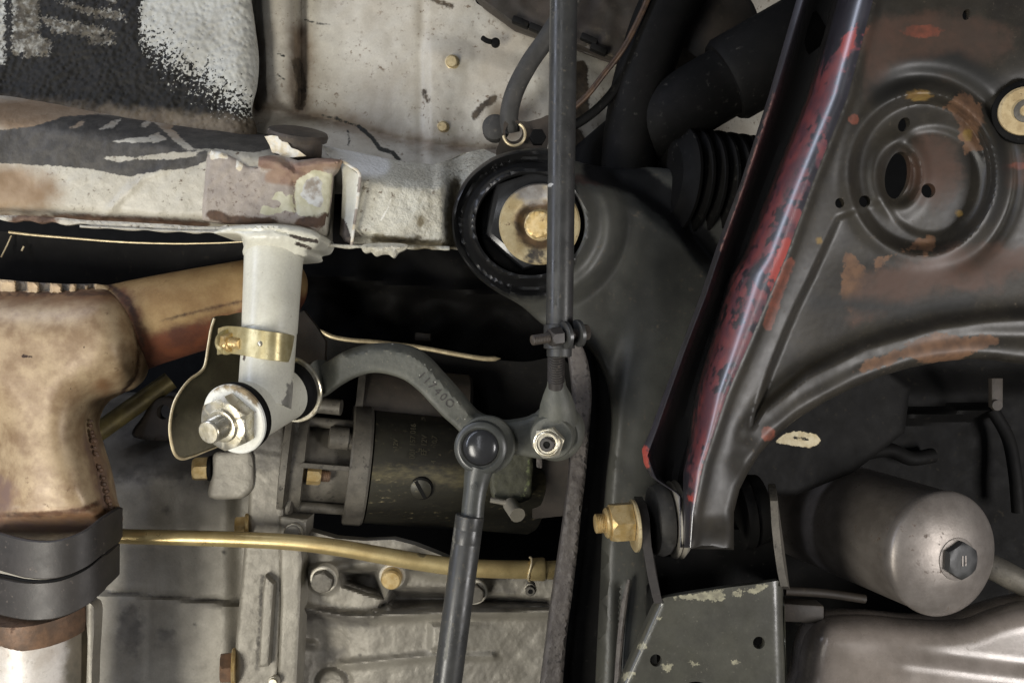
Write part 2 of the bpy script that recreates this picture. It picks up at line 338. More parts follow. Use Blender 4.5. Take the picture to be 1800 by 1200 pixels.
M_strip = mat("seam_sealer_strip", lin(104, 98, 92), lin(86, 80, 76), .6, blot=24, dirt=lin(54, 50, 48), dirt_amt=.6, dirt_size=12, bump=(8, .35), bump2=(20, .3))
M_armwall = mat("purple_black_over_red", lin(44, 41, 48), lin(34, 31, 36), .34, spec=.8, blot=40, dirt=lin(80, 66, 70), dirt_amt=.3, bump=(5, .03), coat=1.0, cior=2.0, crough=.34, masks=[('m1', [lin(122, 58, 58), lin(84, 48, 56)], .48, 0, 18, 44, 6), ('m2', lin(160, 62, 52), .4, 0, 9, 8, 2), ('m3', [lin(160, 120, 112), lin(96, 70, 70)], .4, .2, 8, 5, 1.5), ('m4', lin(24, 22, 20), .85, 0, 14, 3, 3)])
M_armface = mat("worn_black_over_primer", lin(52, 48, 40), lin(38, 35, 30), .48, blot=80, dirt=lin(80, 70, 56), dirt_amt=.3, dirt_size=7, bump=(5, .04), coat=.1, masks=[
    ('m1', [lin(108, 80, 58), lin(86, 64, 48)], .62, 0, 12, 12, 2.5), ('m2', [lin(78, 58, 47), lin(64, 52, 43)], .55, 0, 34, 24, 14), ('m3', [lin(122, 70, 54), lin(96, 60, 48)], .5, 0, 10, 5, 2), ('m4', [lin(132, 108, 56), lin(112, 88, 48)], .6, 0, 10, 5, 3), ('m5', lin(36, 35, 32), .5, 0, 30, 8, 14)])
M_brkt = mat("olive_black_bracket", lin(73, 72, 63), lin(62, 61, 54), .4, coat=.5, crough=.22, blot=60, dirt=lin(104, 100, 86), dirt_amt=.3, dirt_size=6, bump=(5, .06), masks=[('m1', [lin(150, 146, 122), lin(116, 112, 94)], .6, 0, 6, 8, 1)])
M_filter = mat("dull_grey_filter", lin(138, 131, 124), lin(120, 113, 106), .42, .5, blot=50, dirt=lin(84, 72, 62), dirt_amt=.4, dirt_size=12, bump=(5, .08))
M_pan = mat("grey_enamel_pan", lin(136, 127, 119), lin(116, 108, 100), .27, .1, blot=70, dirt=lin(110, 100, 88), dirt_amt=.3, dirt_size=14, bump=(6, .03), coat=.25)
M_copperpipe = mat("brown_brake_pipe", lin(84, 64, 47), lin(60, 48, 40), .5, .4, blot=20)
M_greenish = mat("olive_dull_metal", lin(120, 108, 66), lin(90, 80, 52), .45, .4, blot=30)

# ---------------------------------------------------------------- the setting behind everything
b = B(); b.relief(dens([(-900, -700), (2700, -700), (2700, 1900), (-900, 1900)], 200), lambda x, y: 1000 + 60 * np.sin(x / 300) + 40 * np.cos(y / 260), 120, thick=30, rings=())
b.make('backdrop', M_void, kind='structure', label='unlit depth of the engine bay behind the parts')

# ---------------------------------------------------------------- cream inner wing panel
seamL = [(400, 180), (450, 188), (530, 200), (600, 215), (700, 243), (800, 258), (870, 262), (1000, 290), (1500, 330)]
def D_wing(x, y):
    d = 262 - 10 * np.cos((x - 640) / 150)
    d = d - 48 * np.sqrt(np.maximum(0, 1 - ((x - 489) / 37) ** 2)) * ss(210, 172, y)
    d = d + 16 * gau(x - 530, 10) * ss(210, 180, y)
    d = d - 16 * ss(735, 760, x) * ss(50, 95, y - (x - 745) * .22)
    d = d + 5 * gau(x - 744, 9)
    d = d + np.maximum(0, x - 880) ** 2 * .0012
    t = y - ip(x, seamL)
    d = d - 1.35 * np.maximum(0, t) * ss(-3, 14, t) + 5 * gau(t, 5)
    d = d - 14 * gau(np.hypot(x - 858, (y - 205) * .8), 26)
    return d + 4 * nz(x, y, 60) + 1.6 * nz(x, y, 17, 3)
wing = T('inner_wing_panel', 'dusty cream painted inner wing panel with a cracked lower ledge', 'body panel', P(700, 120, 260))
out = dens([(432, -240), (760, -240), (820, -30), (838, 6), (900, 48), (960, 66), (1020, 84), (1060, 100), (1110, 60), (1300, -240), (1460, -240), (1420, 340), (432, 340)], 7)
crack = [(566, 203), (600, 212), (630, 222), (652, 240), (668, 262), (690, 268), (702, 282)]
b = B(); b.relief(out, D_wing, 4.6, thick=8, rings=(2,))
b.make('panel_skin', M_wing, wing, masks={
    'm1': lambda x, y: np.maximum.reduce([34 - d_line(x, y, [(526, 60), (528, 190)]) * 1.3, 26 - d_line(x, y, [(448, 60), (450, 190)]), 22 - d_line(x, y, seamL[1:7]) * 1.2, 40 - np.hypot(x - 890, y - 210), 12 - np.hypot((x - 480) / 1.5, y - 180)]) - 8,
    'm2': lambda x, y: np.maximum.reduce([3.6 - d_line(x, y, crack[2:]), 1.6 - d_line(x, y, crack[:3]), 1.6 - d_line(x, y, [(611, 228), (614, 242), (612, 258)]), 1.5 - d_line(x, y, [(590, 205), (602, 216)]), 1.4 - d_line(x, y, [(535, 35), (560, 42), (580, 44)]), 1.6 - d_line(x, y, [(488, 95), (500, 99)]), 1.6 - d_line(x, y, [(489, 132), (500, 140)])]),
    'm3': lambda x, y: np.maximum.reduce([9 - d_line(x, y, [(522, 110), (531, 150), (527, 185)]), 6 - d_line(x, y, [(834, 205), (845, 190), (870, 172)]), 10 - np.hypot(x - 862, y - 225), 4 - d_line(x, y, [(745, 160), (752, 178)]), 14 - d_line(x, y, [(1020, 120), (1022, 200)]), 12 - d_line(x, y, [(1012, 235), (1030, 280)]), 4 - d_line(x, y, [(750, -5), (795, 12)])])})
for px, py, r, lab in ((795, 110, 10.5, 0), (779, 224, 9, 0)):
    q = B(); dd = float(D_wing(np.array([px * 1.0]), np.array([py * 1.0]))[0])
    q.lathe(P(px, py, dd + 2), (-.05, -1, -.12), [(0, r * 1.25), (2, r * 1.25), (3, r), (9, r), (11, r * .8), (11.4, 0)], u(dd), 20)
    q.make('bolt', M_brown if lab else M_goldwash, wing)
q = B(); q.tube(smooth([P(848, 67, 236), P(856, 72, 232), P(864, 74, 232)], 4), 4.5 * u(240), 10); q.lathe(P(871, 77, 240), (0, -1, 0), [(0, 8), (8, 8), (11, 5), (11, 0)], u(240), 16)
q.make('clip', M_rubber, wing)

# wheel arch panel with underseal
def D_arch(x, y):
    e = 452 - x + (y - 100) * .02
    d = 150 + rnd(np.maximum(e, 0), 46) * .9 + 60 * ss(150, 230, y - x * .08) * 0
    return d - .12 * y + 1.5 * nz(x, y, 12) + 1.0 * nz(x, y, 6, 4) + 5 * nz(x, y, 50, 9)
out = dens(smooth([(-320, -240), (200, -240), (432, -240), (437, -40), (446, 40), (453, 100), (450, 150), (441, 190), (440, 250), (300, 245), (170, 225), (-40, 200)], 6, True), 6)
blk = [(12, -300), (247, -300), (247, 78), (262, 120), (300, 170), (350, 215), (440, 300), (-400, 300), (-400, 120), (8, 112)]
crm = [[(20, -40), (72, -40), (66, 20), (74, 92), (22, 96)], [(85, -8), (112, 2), (150, 12), (212, 22), (220, 36), (170, 30), (130, 16)], [(66, 26), (120, 40), (180, 48), (202, 60), (150, 64), (95, 58)], [(60, 64), (92, 74), (84, 98), (40, 102)], [(150, 62), (195, 66), (200, 78), (160, 76)], [(180, -30), (215, -12), (200, 6), (176, -8)]]
b = B(); b.relief(out, D_arch, 4.5, thick=8, rings=(2,))
b.make('wheel_arch_panel', M_arch, label='rough cream wheel arch panel half covered in black underseal', category='body panel', masks={
    'm1': lambda x, y: np.minimum(sd_poly(x, y, blk), -np.maximum.reduce([sd_poly(x, y, c) for c in crm])),
    'm2': lambda x, y: np.where(x > 244, (y - (60 + (x - 247) * .66)) * .62, -60) - 4,
    'm4': lambda x, y: np.where(x < 242, np.minimum(8, (x + 20) * .4 - 12), -60),
    'm3': lambda x, y: np.minimum(30, y - 176 - x * .08)})

# ---------------------------------------------------------------- frame rail
topL = [(-320, 110), (-60, 150), (0, 160), (60, 168), (170, 190), (300, 212), (400, 224), (470, 236), (530, 256), (600, 285)]
botL = [(-320, 350), (-60, 376), (0, 380), (130, 386), (250, 393), (370, 399), (430, 402), (600, 425)]
def D_rail(x, y):
    v = (y - ip(x, topL)) / (ip(x, botL) - ip(x, topL))
    d = 30 + 130 * np.clip(1 - v / .3, 0, 1) ** 2 - 14 * np.sin(np.clip(v, 0, 1) * 3.1) + 26 * np.clip((v - .86) / .14, 0, 1) ** 2
    crease = d_line(x, y, [(180, 385), (215, 345), (255, 310), (290, 298)])
    return d - 4 * gau(crease, 7) + 1.8 * nz(x, y, 22) + 3 * nz(x, y, 80, 5) + 1.2 * nz(x, y, 8, 2)
rail = T('frame_rail', 'scraped cream painted frame rail running above the exhaust branch', 'chassis rail', P(250, 300, 60))
out = dens(np.array(topL[:-1] + [(578, 282), (572, 420)] + botL[::-1][1:]), 7)
b = B(); b.relief(out, D_rail, 5, thick=60, rings=(2, 5))
scr = [(-40, 232), (60, 222), (110, 206), (170, 200), (220, 205), (262, 208), (290, 232), (318, 258), (352, 268), (366, 262), (362, 284), (330, 297), (280, 300), (222, 311), (190, 304), (165, 298), (100, 292), (-40, 285)]
stk = [[(196, 249), (230, 243), (262, 240), (280, 233), (294, 246), (270, 251), (230, 251)], [(172, 277), (200, 275), (240, 276), (300, 268), (345, 266), (350, 274), (300, 281), (240, 280), (210, 285)], [(118, 228), (140, 214), (152, 212), (140, 224)], [(172, 229), (195, 214), (214, 210), (200, 224)], [(246, 222), (262, 208), (268, 214), (256, 224)]]
b.make('rail_skin', M_rail, rail, masks={
    'm1': lambda x, y: np.maximum(np.minimum(sd_poly(x, y, scr), -np.maximum.reduce([sd_poly(x, y, c) for c in stk])), sd_poly(x, y, [(330, 205), (480, 232), (478, 262), (440, 268), (380, 262), (340, 262), (300, 225)])),
    'm2': lambda x, y: np.maximum.reduce([60 - np.hypot((x - 0) / 1.6, (y - 335) / .7), 60 - np.hypot((x - 70) / 2.4, (y - 200) / .7) * 1.2, 40 - np.hypot((x - 360) / 2.6, (y - 225) / .6) * 1.2]),
    'm3': lambda x, y: np.maximum.reduce([8 - d_line(x, y, [(-40, 384), (60, 388), (130, 384), (360, 396)])])})
# seam lips under the rail
def lip(pts, w, d, name, m, par, amp=2.0, th=7, masks=None):
    p = smooth(pts, 10); n = len(p); k_ = np.arange(n) * 1.0
    up = p + np.stack([0 * k_, -w * (1 + .25 * nz(k_, k_ * 0, 5, 1.0))], -1); dn = p + np.stack([0 * k_, amp * 1.6 * nz(k_, k_ * 0, 3.3, 6.0) + w * .6], -1)
    q = B(); q.relief(np.vstack([up, dn[::-1]]), lambda x, y: d + 2 * nz(x, y, 9) + rnd(w * .9 - d_line(x, y, p), 3.5), 4, thick=th, rings=(1.2,))
    return q.make(name, m, par, masks=masks)
lip([(-320, 358), (-40, 381), (60, 386), (130, 391), (250, 398), (370, 404), (400, 402)], 6, 8, 'seam_lip', M_rail, rail, 3, masks={'m3': lambda x, y: 26 - np.hypot((x - 60) / 3, y - 390) - 10})
lip([(140, 398), (240, 403), (330, 407), (400, 408)], 2.6, 0, 'seam_lip', M_rail, rail, 1.4)
# patch plate with curled, rusty upper edge
pp = [(361, 290), (363, 276), (372, 264), (388, 266), (405, 274), (420, 282), (436, 292), (453, 295), (455, 276), (472, 273), (492, 273), (524, 282), (557, 278), (580, 278), (600, 281), (592, 300), (584, 308), (582, 330), (580, 352), (574, 380), (570, 395), (557, 405), (524, 396), (481, 391), (427, 393), (383, 392), (356, 387), (355, 370), (357, 341)]
roll = [(455, 282), (480, 286), (500, 296), (520, 300), (540, 292), (560, 286), (598, 284)]
def D_pp(x, y):
    sd = sd_poly(x, y, pp); e = d_line(x, y, roll)
    d = 10 + rnd(sd, 9) - 17 * gau(e, 12) + 9 * gau(d_line(x, y, [(500, 280), (520, 300), (535, 300)]), 5)
    d += 7 * gau(d_line(x, y, [(517, 318), (516, 350), (520, 372)]), 4) - 3 * gau(np.hypot(x - 550, y - 340), 30)
    return d + 1.8 * nz(x, y, 14) + 1.0 * nz(x, y, 6, 2)
creamchip = [(457, 375), (460, 362), (470, 361), (479, 367), (490, 364), (495, 358), (486, 352), (478, 350), (484, 340), (487, 336), (496, 337), (502, 345), (513, 342), (517, 326), (522, 316), (535, 308), (548, 300), (566, 300), (584, 306), (578, 384), (560, 388), (546, 384), (530, 380), (520, 374), (500, 370), (481, 378), (466, 378)]
b = B(); b.relief(dens(np.array(pp), 5), D_pp, 4, thick=14, rings=(1.5, 4))
b.make('patch_plate', M_plate, rail, label='mauve primer plate with flaked cream paint and curled rusty edge', masks={
    'm1': lambda x, y: sd_poly(x, y, [(528, 342), (537, 318), (548, 312), (557, 308), (567, 322), (564, 335), (568, 350), (564, 366), (546, 360)]),
    'm2': lambda x, y: np.minimum(sd_poly(x, y, creamchip), d_line(x, y, [(517, 322), (515, 345), (519, 368)]) - 2.4),
    'm3': lambda x, y: np.maximum(13 - d_line(x, y, roll), 12 - d_line(x, y, [(480, 310), (520, 316), (560, 296)])),
    'm4': lambda x, y: np.maximum(7 - np.hypot((x - 421) * 1.1, (y - 289) * .55), sd_poly(x, y, [(366, 262), (400, 268), (402, 280), (385, 278), (370, 282)])),
    'm5': lambda x, y: np.maximum.reduce([9 - d_line(x, y, [(372, 378), (385, 380), (400, 388), (480, 392)]), 10 - d_line(x, y, [(530, 392), (560, 390), (575, 384)])])})
# torn flap of white paint hanging over the plate
fl = [(465, 240), (478, 238), (497, 241), (505, 250), (512, 260), (524, 264), (538, 274), (520, 276), (500, 278), (488, 270), (478, 268), (474, 256)]
b = B(); b.relief(dens(np.array(fl), 4), lambda x, y: 14 + .25 * (y - 240) + 3 * nz(x, y, 9), 3.5, thick=4, rings=(1,))
b.make('paint_flap', M_plate, rail, masks={'m4': lambda x, y: 40 + 0 * x, 'm3': lambda x, y: 8 - np.hypot(x - 477, y - 250) + 0 * x})
# folded tab and boxed end
tab = [(597, 281), (632, 306), (629, 345), (626, 370), (622, 400), (618, 430), (606, 425), (597, 412), (600, 380), (602, 330), (601, 303)]
b = B(); b.relief(dens(np.array(tab), 5), lambda x, y: 34 - (x - 598) * 1.0 + 30 * ss(310, 285, y) * 0 + 1.5 * nz(x, y, 9) + 1.5 * rnd(sd_poly(x, y, tab), 4), 4, thick=6, rings=(1.5,))
b.make('folded_tab', M_tube, rail, masks={'m2': lambda x, y: 14 - d_line(x, y, [(594, 395), (606, 424), (600, 425)])})
b = B(); b.tube(smooth([P(599, 281, 26), P(615, 292, 8), P(632, 306, -4), P(630, 340, -2), P(626, 370, 2), P(621, 405, 6), P(618, 431, 10)], 5), 2.8 * u(0), 8)
b.make('torn_edge', M_plate, rail, masks={'m4': lambda x, y: (np.sin(y / 9) + .1) * 6})
b = B(); b.relief(dens([(570, 280), (625, 285), (620, 430), (560, 425)], 8), lambda x, y: 170 + 0 * x, 8, thick=8)
b.make('box_interior', M_dark, rail)
# second rail length beyond the tab, textured stone-chip finish
top2 = [(560, 254), (600, 262), (676, 278), (759, 289), (790, 282), (830, 266), (900, 262)]
seg = [(562, 254), (600, 262), (640, 270), (676, 278), (720, 285), (759, 289), (790, 281), (815, 269), (850, 262), (880, 275), (850, 320), (830, 380), (830, 440), (792, 434), (700, 428), (618, 428), (624, 380), (632, 312), (606, 292), (580, 276)]
def D_seg(x, y):
    v = np.clip((y - ip(x, top2)) / 150, 0, 1)
    return 18 + 105 * np.clip(1 - v / .34, 0, 1) ** 1.6 + 30 * np.clip((v - .9) / .1, 0, 1) + .06 * (x - 620) + 60 * ss(772, 812, x) + 2.4 * nz(x, y, 9) * ss(640, 740, x) + 1.4 * nz(x, y, 5, 3) + 3 * nz(x, y, 40, 5)
b = B(); b.relief(dens(np.array(seg), 6), D_seg, 4.5, thick=40, rings=(2,))
b.make('rail_section', M_railtex, rail, masks={
    'm1': lambda x, y: np.maximum.reduce([8 - d_line(x, y, [(660, 420), (700, 424), (790, 434)]), 10 - np.hypot((x - 735), y - 425), 12 - np.hypot(x - 740, (y - 390) / 1.5) - 4, 9 - d_line(x, y, [(800, 320), (792, 380), (794, 430)])]),
    'm2': lambda x, y: 20 - d_line(x, y, [(575, 262), (640, 290), (665, 290)]),  # white sheen of the top slope, painted into the colour
    'm3': lambda x, y: 1.6 - d_line(x, y, [(688, 350), (670, 388)])})
lip([(556, 431), (620, 434), (680, 436), (740, 435), (790, 437)], 4, 6, 'seam_lip', M_railtex, rail, 1.5, masks={'m1': lambda x, y: 10 - np.abs(x - 745) * .4})
sl = smooth([(636, 432), (650, 428), (690, 427), (716, 430), (712, 438), (700, 444), (692, 453), (682, 447), (670, 447), (660, 450), (652, 443), (640, 444)], 5, True)
b = B(); b.relief(sl, lambda x, y: 2 - 1.2 * np.minimum(sd_poly(x, y, sl), 7) + 3 * nz(x, y, 5), 3, thick=12, rings=(1, 3))
b.make('sealer_blob', M_railtex, rail)
# rubber plug sitting in the rail
ax = nrm((.16, -.36, .9))
pl = T('rubber_plug', 'dark brown rubber plug in the top of the cream frame rail', 'plug', P(519, 262, 75))
b = B(); b.lathe(P(521, 275, 75), ax, [(0, 43), (30, 43), (31, 50), (39, 52), (44, 50), (46, 42), (47, 0)], u(75), 40); b.make('plug_body', M_plug, pl)

# ---------------------------------------------------------------- splash guard under the rail
b = B(); g = T('splash_guard', 'black sheet guard with a thin bright rim below the frame rail', 'guard', P(200, 450, 160))
b.relief(dens([(-320, 380), (20, 408), (120, 417), (210, 424), (430, 425), (470, 425), (470, 560), (-320, 560)], 10), lambda x, y: 150 + (y - 400) * .5, 10, thick=6, rings=(2,))
b.make('guard_sheet', M_dark, g)
b = B(); b.tube(smooth([P(16, 408, 147), P(60, 413, 147), P(120, 418, 147), P(210, 425, 147), P(300, 428, 147), P(380, 427, 147), P(440, 424, 147)], 6), [2.6 * u(147) * (1 - .55 * i / 36) for i in range(37)], 8)
b.tube([P(20, 414, 147), P(12, 432, 147), P(2, 452, 148)], 1.3 * u(147), 8); b.tube([P(42, 433, 150), P(38, 441, 150)], 1.6 * u(147), 8)
b.make('rim_highlight', M_edge, g)  # pale tube painted as the light caught by the sheet edge

# ---------------------------------------------------------------- exhaust
ex = T('exhaust_manifold', 'heat tanned exhaust pipe casing with crimped collar and branch', 'exhaust', P(60, 700, 60))
sil = smooth([(-120, 500), (0, 503), (90, 506), (160, 504), (196, 512), (226, 540), (243, 580), (248, 625), (241, 662), (222, 683), (198, 694), (174, 708), (160, 730), (157, 756), (166, 790), (178, 830), (188, 880), (192, 935), (80, 952), (-20, 950), (-28, 900), (-24, 820), (-30, 760), (-60, 720), (-120, 690), (-170, 640), (-170, 560)], 6, True)
def D_ex(x, y):
    sd = np.maximum(sd_poly(x, y, sil), 0); R = 92
    av = np.mean([np.maximum(sd_poly(x + 26 * math.cos(a), y + 26 * math.sin(a), sil), 0) for a in np.arange(0, 6.2, math.pi / 4)] + [sd, sd], axis=0)
    sd = sd + (av - sd) * ss(24, 60, sd)
    d = 80 - 1.25 * np.sqrt(np.maximum(R * R - (R - np.minimum(sd, R)) ** 2, 0))
    d += 6 * gau(y - 922, 9) + 1.6 * nz(x, y, 70, 1) + .3 * nz(x, y, 16, 2) - 5 * gau(y - 900, 8)
    return d
b = B(); b.relief(sil, D_ex, 6, thick=40, rings=(.8, 2, 4.5, 8, 13))
b.make('pipe_casing', M_exh, ex, masks={
    'm1': lambda x, y: np.maximum.reduce([16 - np.abs(y - 520) , 18 - d_line(x, y, [(190, 900), (60, 918), (-40, 915)]), 18 - np.hypot((x - 180), (y - 680))]) - 4,
    'm2': lambda x, y: np.maximum.reduce([3.5 - d_line(x, y, [(180, 506), (212, 525), (236, 566), (245, 610), (240, 660), (215, 690)]), 4 - np.abs(y - 515 - 0 * x), 4.5 - d_line(x, y, [(-40, 905), (60, 905), (140, 898), (180, 880)])]),
    'm3': lambda x, y: np.maximum.reduce([14 - np.abs(y - 925), 34 - np.hypot((x + 10) / 1.2, y - 870), 14 - d_line(x, y, [(160, 770), (186, 880)])]) - 2,
    'm4': lambda x, y: np.maximum.reduce([5 - np.hypot((x - 42) * 1.0, (y - 625) * 1.4), 2 - d_line(x, y, [(42, 626), (58, 628)]), 2.2 - np.hypot(x - 148, y - 610), 2 - np.hypot(x - 125, y - 683)])})
# crimped collar
cl = smooth([(-120, 484), (0, 491), (60, 496), (120, 499), (170, 499), (190, 506), (184, 514), (150, 516), (90, 518), (0, 516), (-120, 508)], 6, True)
notch = [(-10, 9), (38, 10), (78, 10), (115, 7), (142, 8), (160, 6)]
def nk(x, y): return np.maximum.reduce([np.minimum(w - np.abs(x - c), (513 - (c < 60) * 1 - y) * 1.0) for c, w in notch])
b = B(); b.relief(cl, lambda x, y: 30 + 12 * ss(-2, 3, nk(x, y)) + (x > 100) * .004 * (x - 100) ** 2 + rnd(sd_poly(x, y, cl), 4) + nz(x, y, 10), 3, thick=30, rings=(1, 2.5))
M_crimp = mat("crimped_collar_steel", lin(206, 182, 144), lin(176, 150, 116), .5, .1, blot=30, dirt=lin(110, 86, 60), dirt_amt=.4, bump=(6, .1), masks=[('m1', [lin(96, 92, 86), lin(120, 108, 92)], .6, .2, 6, 3, 1.5)])
b.make('crimped_collar', M_crimp, ex, masks={'m1': nk})
# branch pipe running up behind the cream support tube
b = B(); b.tube(smooth([P(120, 590, 110), P(200, 582, 112), P(260, 566, 118), P(340, 546, 132), P(430, 525, 160), P(474, 510, 215), P(486, 500, 300)], 8), [r * u(120) for r in np.linspace(86, 60, 49)], 40)
b.make('branch_pipe', M_branch, ex, masks={
    'm1': lambda x, y: np.maximum(y - (592 - (x - 240) * .26), 10 - d_line(x, y, [(212, 518), (236, 556), (248, 600)])),
    'm2': lambda x, y: np.maximum.reduce([2.5 - d_line(x, y, [(250, 582), (300, 560), (430, 528)]), 5 - d_line(x, y, [(190, 500), (226, 530), (246, 580), (250, 625)]), 3 - np.hypot(x - 331, y - 527)])})
b = B()
for i in range(24):
    if random.random() < .3: continue
    t = i / 23 + random.uniform(-.02, .02); x_, y_ = ip(t, [(0, 158), (.5, 172), (1, 193)]), 742 + 150 * t
    b.lathe(P(x_ + 2 + random.uniform(-2, 2), y_, 40), (.5, -1, 0), [(-4, 0), (-2, 3), (0, random.uniform(2.5, 5.5)), (2.5, 2.5), (3, 0)], u(62), 10)
b.make('weld_bead', M_copper, ex, kind='stuff')
# dark clamp: two bands
cb = T('exhaust_clamp', 'dark double band clamp around the lower exhaust pipe', 'clamp', P(90, 985, 0))
vd = np.array([0, 0, 1.0])
b = B(); b.ribbon(smooth([P(-90, 945, 60), P(-40, 958, 0), P(0, 968, -40), P(50, 981, -62), P(100, 982, -62), P(145, 966, -44), P(180, 940, -10), P(206, 922, 40), P(211, 918, 90)], 8), vd, np.array([66 * u(-30)] * 57 + [58 * u(0)] * 8), 9 * u(0)); b.make('band', M_clamp, cb)
b = B(); b.ribbon(smooth([P(-90, 1020, 60), P(-40, 1035, 0), P(0, 1046, -36), P(50, 1055, -56), P(100, 1052, -56), P(145, 1034, -40), P(180, 1006, -8), P(202, 986, 40), P(206, 982, 90)], 8), vd, np.array([66 * u(-30)] * 49 + [60 * u(0)] * 16), 9 * u(0)); b.make('band', M_clamp, cb)
b = B(); b.tube(smooth([P(-60, 1004, -10), P(0, 1010, -44), P(50, 1020, -64), P(100, 1019, -64), P(145, 1001, -46), P(176, 978, -14)], 6), 3 * u(0), 8); b.make('band_groove', M_rubber, cb)
b = B(); b.lathe(P(72, 1060, 20), (0.02, .18, -1), [(0, 84), (30, 85), (44, 82), (48, 74)], u(20), 48); b.make('copper_ring', M_copper, ex)
b = B(); b.lathe(P(68, 1088, 24), (0.0, .1, -1), [(0, 78), (20, 80), (320, 82)], u(24), 48)
b.make('silver_pipe', M_silver, ex, masks={'m1': lambda x, y: 14 - np.hypot((x - 8) / 1.5, y - 1124), 'm2': lambda x, y: x - 118 + (y - 1130) * .1})  # dark flaked chip, and shade down one side painted into the colour
b = B(); b.relief(dens(np.array(smooth([(148, 1064), (158, 1060), (166, 1072), (165, 1110), (162, 1160), (160, 1215), (152, 1215), (154, 1120)], 4, True)), 5), lambda x, y: 6 + 2 * (x - 158) ** 2 * .03, 4, thick=30, rings=(1.5,)); b.make('sheet_edge', M_alu, ex)

# ---------------------------------------------------------------- olive heat shield
hs = T('heat_shield', 'olive sheet heat shield with bright rim strapped to the support tube', 'heat shield', P(360, 680, -20))
sh = smooth([(374, 558), (400, 554), (432, 552), (450, 600), (462, 680), (474, 752), (440, 764), (400, 777), (360, 793), (335, 803), (319, 806), (306, 797), (299, 770), (298, 745), (304, 712), (316, 688), (332, 668), (352, 653), (360, 640), (364, 610), (369, 580)], 5, True)
b = B(); b.relief(sh, lambda x, y: -66 + .9 * (x - 300) + 22 * ss(700, 810, y) * 0, 6, thick=5, rings=(2,)); b.make('shield_plate', M_shield, hs)
rim = smooth([(377, 560), (371, 580), (366, 610), (361, 640), (353, 653), (333, 668), (317, 688), (305, 712), (299, 745), (300, 770), (307, 797), (320, 806), (338, 802), (362, 793), (402, 777)], 5)
b = B(); b.tube(Pv(rim[:, 0], rim[:, 1], -69 + .9 * (rim[:, 0] - 300)), np.r_[np.full(56, 2.7 * u(0)), np.linspace(2.5, .8, len(rim) - 56) * u(0)], 8); b.make('rim_highlight', M_edge, hs)  # bright tube stands for the highlight along the plate's edge
b = B(); b.ribbon(smooth([P(384, 600, -40), P(398, 597, -72), P(424, 599, -114), P(446, 603, -130), P(470, 607, -136), P(494, 610, -126), P(511, 613, -98), P(518, 615, -56), P(508, 613, -20)], 6), nrm((.04, 0, 1)), 48 * u(-70), 3.2 * u(0)); b.make('clamp_strap', M_strap, hs)
axb = nrm(P(430, 604, -134) - P(396, 600, -86))
b = B(); b.lathe(P(398, 601, -79), axb, [(0, 21), (3, 22), (4, 20), (4, 0)], u(-50), 28); b.make('washer', M_strap, hs)
b = B(); b.hexn(P(401, 601, -85), axb, 17 * u(-50), 14 * u(-50), .4); b.make('nut', M_gold, hs)
b = B(); b.lathe(P(408, 602, -93), axb, [(0, 9.5)] + [(i, 9.5 - (i % 3 == 0)) for i in range(2, 30)] + [(31, 7), (31, 0)], u(-60), 20); b.make('bolt', M_gold, hs)
b = B(); b.lathe(P(459, 604, -132), (-.1, -1, 0), [(0, 8.5), (2, 8.5), (2.5, 5.5), (5, 4.8), (6.5, 2.5), (7, 0)], u(-90), 20); b.make('rivet', M_zinc, hs)

# ---------------------------------------------------------------- cream idler support tube with bush
sp = T('idler_support', 'cream support tube with white washer and large zinc nut at its foot', 'bracket', P(480, 420, -20))
b = B()
cy = [(408, 487, 62), (420, 485, 60), (430, 484, 56), (442, 483, 51.5), (458, 481, 50), (520, 477.5, 48), (583, 474, 46.2), (585, 474, 45), (640, 470, 44.5), (700, 466, 44), (718, 465, 43)]
b.tube(np.array([P(x_, y_, -30 - max(0, y_ - 430) * .29) for y_, x_, r in cy]), [r * u(-30) for _, _, r in cy], 44)
b.make('tube', M_tube, sp, masks={'m1': lambda x, y: np.maximum(10 - d_line(x, y, [(500, 720), (515, 690), (508, 660)]), -9.0 + 0 * x), 'm2': lambda x, y: np.maximum.reduce([5.5 - np.hypot(x - 454, y - 656), 2.6 - np.hypot(x - 475, y - 648), 2.4 - np.hypot(x - 492, y - 670), 3 - d_line(x, y, [(460, 428), (468, 432)]), 2.6 - d_line(x, y, [(500, 436), (512, 428)]), 3 - d_line(x, y, [(421, 560), (432, 650)])])})
ft = smooth([(376, 410), (398, 399), (430, 395), (480, 394), (525, 399), (556, 408), (564, 420), (557, 435), (541, 440), (533, 452), (434, 452), (430, 424), (415, 412)], 5, True)
b = B(); b.relief(ft, lambda x, y: -96 + .0028 * (x - 480) ** 2 + 1.4 * rnd(sd_poly(x, y, ft), 9) + 4 * gau(d_line(x, y, [(400, 406), (480, 404), (560, 424)]), 2.5) + 30 * ss(414, 452, y) + nz(x, y, 8), 3.5, thick=110, rings=(1, 3, 6))
b.make('foot_flange', M_tube, sp, masks={'m2': lambda x, y: np.maximum(3.5 - d_line(x, y, [(512, 414), (530, 420), (556, 424)]), 3 - d_line(x, y, [(520, 428), (545, 436)]))})
A0 = P(424, 730, -150); A1 = P(501, 690, -38); axB = nrm(A0 - A1); LB = np.linalg.norm(A1 - A0)
b = B(); b.lathe(A1, axB, [(0, 40 * u(-38)), (2e-3, 49 * u(-38)), (LB * .97, 50 * u(0)), (LB, 46 * u(0))], 1, 48)
